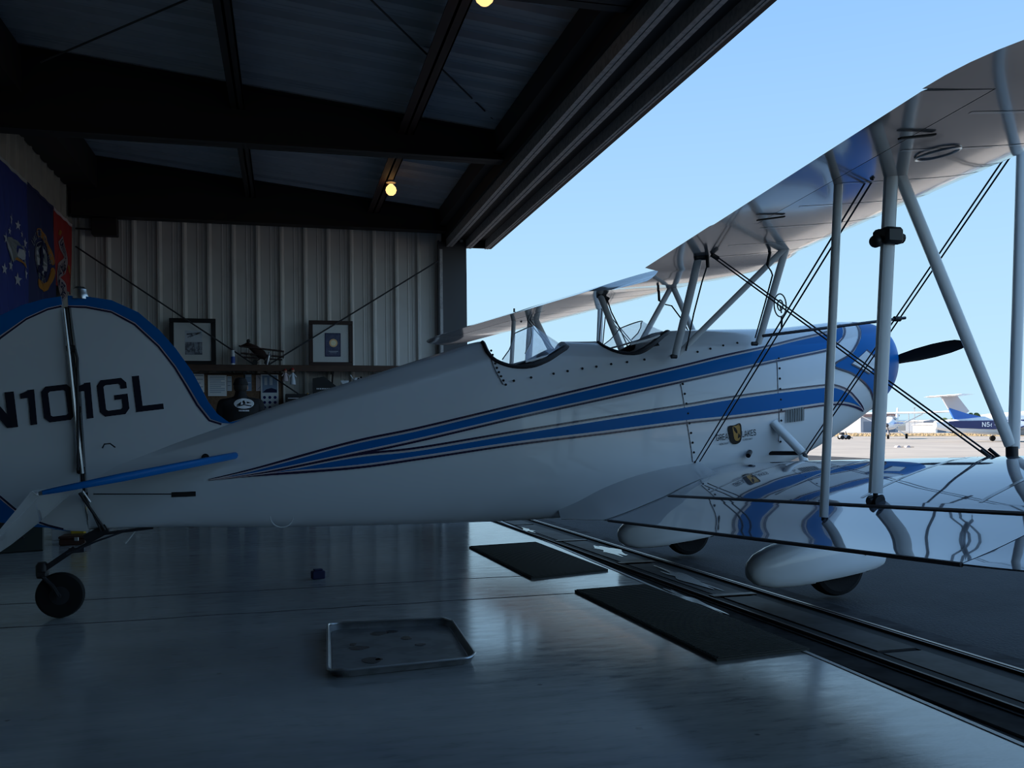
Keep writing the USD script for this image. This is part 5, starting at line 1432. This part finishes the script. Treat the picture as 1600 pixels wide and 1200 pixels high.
obj('trousers', soft(m3.Manifold.batch_hull([ellball((0, 0, .96), (.185, .13, .06)), ellball((0, 0, .88), (.19, .135, .08))]) + legs.scale([1.0, 1.0, 1.0]) + limb([((-.09, 0, .93), .115), ((-.10, .01, .50), .086), ((-.105, -.01, .08), .07)]) + limb([((.09, 0, .93), .115), ((.10, .01, .50), .086), ((.105, -.01, .08), .07)]), .03, 8), 'trousers', per, smooth=60)
for s in (-1, 1):
    obj('shoe', soft(m3.Manifold.batch_hull([ellball((s * .105, -.05, .045), (.045, .05, .045)), ellball((s * .115, .16, .03), (.05, .06, .03))]), .02, 3), 'jacket', per, smooth=60)
obj('hair', soft(ellball((0, .015, 1.625), (.083, .085, .085)), .02, 4), 'hair', per, smooth=60)
cap = m3.Manifold.batch_hull([ellball((0, .035, 1.66), (.092, .108, .04)), ellball((0, .03, 1.715), (.07, .085, .032))])
obj('cap', soft(cap, .02, 4), 'jacket', per, smooth=60)
obj('cap_peak', soft(m3.Manifold.batch_hull([ellball((0, .13, 1.655), (.075, .02, .012)), ellball((0, .20, 1.64), (.055, .03, .01))]), .015, 3), 'jacket', per, smooth=60)
# the print on the back: an oval badge with a wing shape and a line of lettering
c1 = atY(381, 633, PYD - .16); c1l = np.array([c1[0] - hx_, -.156 * K, c1[2]])
from trimesh.proximity import ProximityQuery
_jk = tm(soft(jk + arms, .03, 10))
def on_back(p):
    out = []
    o_ = np.column_stack([c1l[0] + p[:, 0], np.full(len(p), -1.0), c1l[2] + p[:, 1]])
    v_ = np.asarray(_jk.vertices); f_ = np.asarray(_jk.faces)
    tri = v_[f_]
    for x, _, z in o_:
        a, b, c = tri[:, 0], tri[:, 1], tri[:, 2]
        d = (b[:, 2] - c[:, 2]) * (a[:, 0] - c[:, 0]) + (c[:, 0] - b[:, 0]) * (a[:, 2] - c[:, 2])
        with np.errstate(divide='ignore', invalid='ignore'):
            l1 = ((b[:, 2] - c[:, 2]) * (x - c[:, 0]) + (c[:, 0] - b[:, 0]) * (z - c[:, 2])) / d
            l2 = ((c[:, 2] - a[:, 2]) * (x - c[:, 0]) + (a[:, 0] - c[:, 0]) * (z - c[:, 2])) / d
        l3 = 1 - l1 - l2
        k = (l1 >= -1e-6) & (l2 >= -1e-6) & (l3 >= -1e-6)
        y = (l1 * a[:, 1] + l2 * b[:, 1] + l3 * c[:, 1])[k]
        out.append([x, (y.min() if len(y) else -.15) - .004, z])
    return np.array(out)
oval = affinity.scale(Point(0, .02).buffer(1, 12), .115, .062)
holes = unary_union([Polygon([(-.09, .0), (-.03, .045), (-.04, .0)]), Polygon([(-.02, .05), (.0, .06), (.02, .02), (-.01, .01)]), Polygon([(.03, .045), (.085, .03), (.03, .02)]), LineString([(-.08, -.012), (0, .006), (.08, -.01)]).buffer(.006)])
def back_print(poly):
    ms = []
    for g in getattr(poly, 'geoms', [poly]):
        if g.area < 1e-6: continue
        m_ = trimesh.creation.triangulate_polygon(g, engine='earcut')
        v2, f2 = m_; ms.append(trimesh.Trimesh(on_back(np.column_stack([v2, np.zeros(len(v2))])), f2[:, ::-1] if 0 else f2, process=False))
    return join(ms)
# gridded pieces so that the print follows the cloth
cells = [oval.difference(holes).intersection(sbox(x, y, x + .03, y + .03)) for x in np.arange(-.12, .12, .03) for y in np.arange(-.06, .09, .03)]
obj('badge_print', join([back_print(g) for g in cells if not g.is_empty and g.area > 1e-6]), 'print_white', per, smooth=False)
tmsh = text('AVIATION', .020, True, .0004); v = np.array(tmsh.vertices); v[:, 0] = (v[:, 0] - v[:, 0].max() / 2) * 1.2; v[:, 1] -= .072
bar_ = sbox(-.06, -.075, .065, -.055)
obj('badge_print', back_print(unary_union([sbox(-.06 + .0175 * k, -.075, -.047 + .0175 * k, -.056) for k in range(7)])), 'print_white', per, smooth=False, kind='stuff')

# ------------------------------------------------------------------ far side of the airfield
gs = thing('grass_strip', 'strip of dry golden grass along the far edge of the ramp', 'grass', (0, 0, 0), kind='stuff')
def far_quad(px0, px1, d0, d1, z):
    """A patch of ground between two depths that spans the given columns."""
    q = []
    for px, d in ((px0, d0), (px1, d0), (px1, d1), (px0, d1)):
        u = (px - 800) / FPX
        p = EYE + FW * d + RT * u * d; q.append((p[0], p[1]))
    return q
obj('grass_sward', extrude(Polygon(far_quad(1000, 2100, 98, 150, 0)), .04, lambda p: p + np.column_stack([0 * p[:, 0], 0 * p[:, 0], np.array([gz(q) for q in p])])), 'grass_dry', gs, smooth=False)
bl = []
for k in range(900):
    d = RNG.uniform(98, 130); u = (RNG.uniform(1180, 1700) - 800) / FPX
    p = EYE + FW * d + RT * u * d; h = RNG.uniform(.1, .28)
    bl.append(trimesh.creation.cone(RNG.uniform(.15, .5), h, sections=5).apply_translation([p[0], p[1], gz(p)]))
obj('grass_tuft', bl, 'grass_dry', gs, smooth=False, kind='stuff')


def onramp(px, d):
    q = pix(px, 665, d); return np.array([q[0], q[1], gz(q)])


def pix(px, py, d): return EYE + FW * d + CI * ((px - 800) / FPX * d) - CJ * ((py - PY) / FPX * d)


def far_block(name, label, px0, px1, ytop, d, depth, m, roof=None, rise=0, cat='building'):
    a, b = pix(px0, 670, d), pix(px1, 670, d)
    zt = pix((px0 + px1) / 2, ytop, d)[2]
    ang = math.atan2(b[1] - a[1], b[0] - a[0]); L = np.linalg.norm((b - a)[:2])
    zb_ = min(gz(a), gz(b)) - .2
    t = thing(name, label, cat, (a[0], a[1], zb_), math.degrees(ang)); zt -= zb_
    obj('wall', box(0, 0, 0, L, depth, zt), m, t, smooth=False)
    if roof:
        R_ = obj('roof', extrude(Polygon([(-.03 * L, zt), (1.03 * L, zt), (1.03 * L, zt + rise * .35), (L * .5, zt + rise), (-.03 * L, zt + rise * .35)]), depth + .6, lambda p: np.column_stack([p[:, 0], depth / 2 + p[:, 2], p[:, 1]])), roof, t, smooth=False)
    n = max(2, int(L / 5))
    for k in range(n):
        obj('door', box(L * (k + .15) / n, -.05, 0, L * (k + .85) / n, .02, zt * .72), 'bldg_dark' if m != 'bldg_dark' else 'bldg_grey', t, smooth=False)
    return t


far_block('hangar_building', 'grey far hangar with brown roof, behind the grey strut', 1345, 1403, 651, 190, 16, 'bldg_grey', 'bldg_roof', 1.0)
far_block('hangar_building', 'low white far building between the struts', 1462, 1500, 664, 175, 10, 'bldg_white', 'bldg_grey', .5)
far_block('hangar_building', 'blue grey far shed left of the white building', 1443, 1466, 659, 220, 10, 'bldg_dark', 'bldg_grey', .5)
far_block('hangar_building', 'grey far building at the right edge', 1585, 1680, 652, 180, 18, 'bldg_grey', 'bldg_grey', 1.2)
far_block('hangar_building', 'pale far hangar low on the horizon, left of the grey hangar', 1225, 1330, 662, 250, 14, 'bldg_white', 'bldg_grey', .6)
def tree(px, ytop, d, w, label, palm=False):
    b = pix(px, 668, d); zt = pix(px, ytop, d)[2] - gz(b)
    t = thing('palm_tree' if palm else 'round_tree', label, 'tree', (b[0], b[1], gz(b)))
    obj('trunk', tube([(0, 0, 0), (.1, 0, zt * .5), (0, 0, zt * .9)], [.25, .18, .14], 8), 'trunk', t)
    if palm:
        for k in range(14):
            a = k * 2.4; e = .9 - (k % 4) * .45; L = w
            pts = [np.array([math.cos(a) * q * L, math.sin(a) * q * L, zt * .9 + L * (e * q - 1.0 * q * q)]) for q in np.linspace(0, 1, 6)]
            obj('frond', tube(pts, [.05, .16, .2, .18, .12, .03], 5, flat=.3, flatdir=(0, 0, 1)), 'foliage', t)
    else:
        ms = [trimesh.creation.icosphere(2, w * RNG.uniform(.3, .5)).apply_translation([RNG.uniform(-.5, .5) * w, RNG.uniform(-.5, .5) * w, zt * RNG.uniform(.6, .85)]) for _ in range(12)]
        m_ = join(ms); m_.vertices += (meshkit.noise(np.array(m_.vertices) * 2.0)[:, None] - .5) * .5
        obj('crown', m_, 'foliage', t)
tree(1521, 646, 165, 1.6, 'small palm tree behind the swept fin', True)
tree(1489, 658, 160, 2.4, 'round green tree between the white building and the blue fin')
tree(1215, 660, 160, 2.6, 'round green tree far behind the lower cowling')
for px, yt in ((1429, 637), (1420, 645)):
    b = pix(px, 668, 150); b = pix(px, 668, 160); zt = pix(px, yt, 160)[2] - gz(b)
    t = thing('mast', 'thin pole on the horizon right of the grey strut, ' + ('the taller one' if yt < 640 else 'the shorter one'), 'mast', (b[0], b[1], gz(b)))
    obj('pole', tube([(0, 0, 0), (0, 0, zt)], .06, 6), 'bldg_grey', t); obj('cap', box(-.2, -.05, zt - .1, .2, .05, zt), 'bldg_grey', t)


def cessna(px, pyg, scale_px, face, label, d=None, stripe='far_blue'):
    """High-wing light aircraft; face: degrees of its nose about the vertical."""
    g = onramp(px, d)
    t = thing('parked_airplane', label, 'airplane', g, face)
    fsec = [[(x, w * math.cos(a), z + h * math.sin(a)) for a in np.linspace(0, 2 * np.pi, 17)[:-1]] for x, z, w, h in ((2.35, 1.15, .12, .12), (2.25, 1.15, .34, .32), (1.5, 1.2, .50, .42), (.8, 1.3, .54, .55), (.2, 1.38, .54, .62), (-.7, 1.38, .52, .6), (-1.6, 1.35, .35, .40), (-3.2, 1.4, .18, .22), (-4.6, 1.45, .06, .12))]
    f = obj('fuselage', loft(fsec), 'far_white', t, smooth=60)
    obj('windows', loft([[(x, w * math.cos(a), z + h * math.sin(a)) for a in np.linspace(0, 2 * np.pi, 17)[:-1]] for x, z, w, h in ((1.0, 1.56, .40, .14), (.8, 1.62, .50, .2), (-.5, 1.66, .50, .2), (-1.2, 1.62, .40, .16))]), 'far_glass', t, smooth=60)
    obj('stripe', [box(-3.6, -.56, 1.28, 2.0, -.535, 1.38), box(-3.6, .535, 1.28, 2.0, .56, 1.38)], stripe, t, smooth=False, kind='stuff')
    w = obj('wing', loft([[(.75 * k, y, 2.08 + .03 * abs(y)), (.3 * k, y, 2.18 + .03 * abs(y)), (-.75 * k, y, 2.06 + .03 * abs(y)), (.2, y, 2.03 + .03 * abs(y))] for y, k in ((-5.3, .72), (-2.5, 1), (2.5, 1), (5.3, .72))]), 'far_white', t, smooth=False)
    for s in (-1, 1):
        obj('wing_strut', tube([(.3, s * .5, 1.0), (.3, s * 2.5, 2.06)], .05, 6), 'far_white', t)
        obj('main_wheel', lathe([(0, -.08), (.2, -.08), (.22, 0), (.2, .08), (0, .08)], 14, (-.1, s * 1.2, .22), (0, 1, 0)), 'tyre', t)
        obj('gear_leg', tube([(-.1, s * .4, .9), (-.1, s * 1.2, .25)], .05, 6), 'far_white', t)
    obj('nose_wheel', lathe([(0, -.07), (.17, -.07), (.19, 0), (.17, .07), (0, .07)], 14, (1.7, 0, .19), (0, 1, 0)), 'tyre', t)
    obj('nose_leg', tube([(1.7, 0, .9), (1.7, 0, .2)], .05, 6), 'far_grey', t)
    obj('tailplane', loft([[(-3.7, y, 1.5), (-4.0, y, 1.56), (-4.6, y, 1.5), (-4.0, y, 1.45)] for y in (-1.7, 1.7)]), 'far_white', t, smooth=False)
    obj('fin', extrude(Polygon([(-3.2, 1.55), (-4.3, 2.7), (-4.85, 2.7), (-4.7, 1.5)]), .12, lambda p: np.column_stack([p[:, 0], p[:, 2], p[:, 1]])), 'far_white', t, smooth=False)
    obj('propeller', [bar((2.4, -.25, 1.95), (2.4, .25, .35), .05, .14), lathe([(0, -.05), (.15, -.05), (.1, .12), (0, .2)], 12, (2.37, 0, 1.15), (1, 0, 0))], 'gap_dark', t)
    return t
_n = -.50 * RT - .86 * FW
cessna(1392, 688, 0, math.degrees(math.atan2(_n[1], _n[0])), 'white high-wing light airplane parked on the ramp behind the wide grey strut', d=76)
g = onramp(1320, 72)
t = thing('tow_tug', 'small dark tow tug on the sunlit ramp below the cowling', 'tug', g, math.degrees(math.atan2(RT[1], RT[0])))
obj('tug_body', [box(-.42, -.3, .12, .30, .3, .36, .04)], 'bldg_grey', t); obj('tug_seat', box(-.38, -.25, .36, -.1, .25, .58, .04), 'black_plastic', t)
obj('steering_post', tube([(.15, 0, .34), (.05, 0, .66)], .03, 6), 'black_plastic', t); obj('tow_bar', tube([(.30, 0, .2), (.62, 0, .1)], .03, 6), 'black_plastic', t)
for x in (-.32, .2):
    for y in (-.32, .32): obj('tug_wheel', lathe([(0, -.06), (.15, -.06), (.17, 0), (.15, .06), (0, .06)], 14, (x, y, .17), (0, 1, 0)), 'tyre', t)


# T-tailed aircraft at the right
g = onramp(1556, 60)
t = thing('parked_airplane', 'white airplane with swept blue T-tail, shaded fin drawn grey, parked at the right edge', 'airplane', g, math.degrees(math.atan2(*(RT * .97 + FW * .05)[[1, 0]])))
k_ = np.linalg.norm(g - EYE) / FPX
def u2(px, py): return ((px - 1556) * k_, (690 - py) * k_)
fpts = [(1470, 672, 661), (1490, 676, 659), (1510, 678, 658), (1540, 680, 655), (1570, 682, 650), (1610, 682, 648), (1660, 681, 650), (1690, 678, 660)]
obj('fuselage', loft([[(u2(px, yb)[0], (u2(px, yt)[1] - u2(px, yb)[1]) * .5 * .85 * math.cos(a), (u2(px, yt)[1] + u2(px, yb)[1]) / 2 + (u2(px, yt)[1] - u2(px, yb)[1]) / 2 * math.sin(a)) for a in np.linspace(0, 2 * np.pi, 21)[:-1]] for px, yb, yt in fpts]), 'far_white', t, smooth=60)
hw = lambda px: float(np.interp(px, [p[0] for p in fpts], [(u2(p[0], p[2])[1] - u2(p[0], p[1])[1]) * .5 * .85 for p in fpts]))
for s in (-1, 1):
    bs = np.array([[(u2(px, y_)[0], s * (hw(px) * (.985) + .012), u2(px, y_)[1]) for y_ in np.linspace(yb, yt, 4)] for px, yb, yt in ((1486, 668, 662), (1500, 671, 661), (1545, 673, 661), (1600, 672, 660), (1660, 670, 661))])
    obj('side_band', grid(bs), 'far_navy', t, smooth=False)
    tx_ = text('N56', .30, True, .01); v = np.array(tx_.vertices)
    m_ = trimesh.Trimesh(np.column_stack([s * 0 + (u2(1530, 0)[0] + (v[:, 0] if s < 0 else v[:, 0].max() - v[:, 0])), np.full(len(v), s * (hw(1535) + .03)) + v[:, 2] * s, u2(0, 669.5)[1] + v[:, 1]]), tx_.faces)
    obj('registration', m_, 'far_white', t, smooth=False)
def finp(pts, th, m, name):
    obj(name, extrude(Polygon([u2(*p) for p in pts]), th, lambda p: np.column_stack([p[:, 0], p[:, 2], p[:, 1]])), m, t, smooth=False)
finp([(1478, 626), (1500, 625), (1518, 648), (1512, 652), (1489, 645)], .14, 'far_grey', 'fin')  # the grey is shade on this side of the fin, put into its colour
finp([(1489, 643), (1514, 651), (1545, 658), (1545, 662), (1499, 664)], .16, 'far_blue', 'fin_base')
for s in (-1, 1):
    y1 = s * 2.0
    obj('tailplane', loft([[(u2(1476, 626)[0], y, u2(0, 627)[1]), (u2(1486, 626)[0], y, u2(0, 625.2)[1]), (u2(1503, 626)[0], y, u2(0, 626)[1]), (u2(1486, 626)[0], y, u2(0, 628)[1])] for y in (0, y1)]), 'far_white', t, smooth=False)
obj('wing', loft([[(u2(1600, 0)[0], y, .75 + .07 * abs(y)), (u2(1585, 0)[0], y, .85 + .07 * abs(y)), (u2(1558, 0)[0], y, .76 + .07 * abs(y)), (u2(1585, 0)[0], y, .70 + .07 * abs(y))] for y in (-5, 0, 5)]), 'far_white', t, smooth=False)
for px, y in ((1566, -1.2), (1566, 1.2), (1640, 0)):
    obj('wheel', lathe([(0, -.08), (.18, -.08), (.2, 0), (.18, .08), (0, .08)], 14, (u2(px, 0)[0], y, .2), (0, 1, 0)), 'tyre', t)
    obj('gear_leg', tube([(u2(px, 0)[0], y, .2), (u2(px, 0)[0], y, .8)], .05, 6), 'far_grey', t)
for px, py, lab in ((1402, 697, 'left'), (1417, 697.5, 'right')):
    g = onramp(px, 42)
    t = thing('wheel_chock', 'small pale chock lying on the sunlit ramp below the far airplane, the ' + lab + ' one', 'chock', g)
    obj('chock', extrude(Polygon([(-.13, 0), (.13, 0), (.05, .09), (-.05, .09)]), .2, lambda p: np.column_stack([p[:, 0], p[:, 2], p[:, 1]])), 'flag_scroll', t, smooth=False)
    obj('rope', tube([(.1, 0, .02), (.3, -.1, .02)], .012, 5), 'trunk', t)
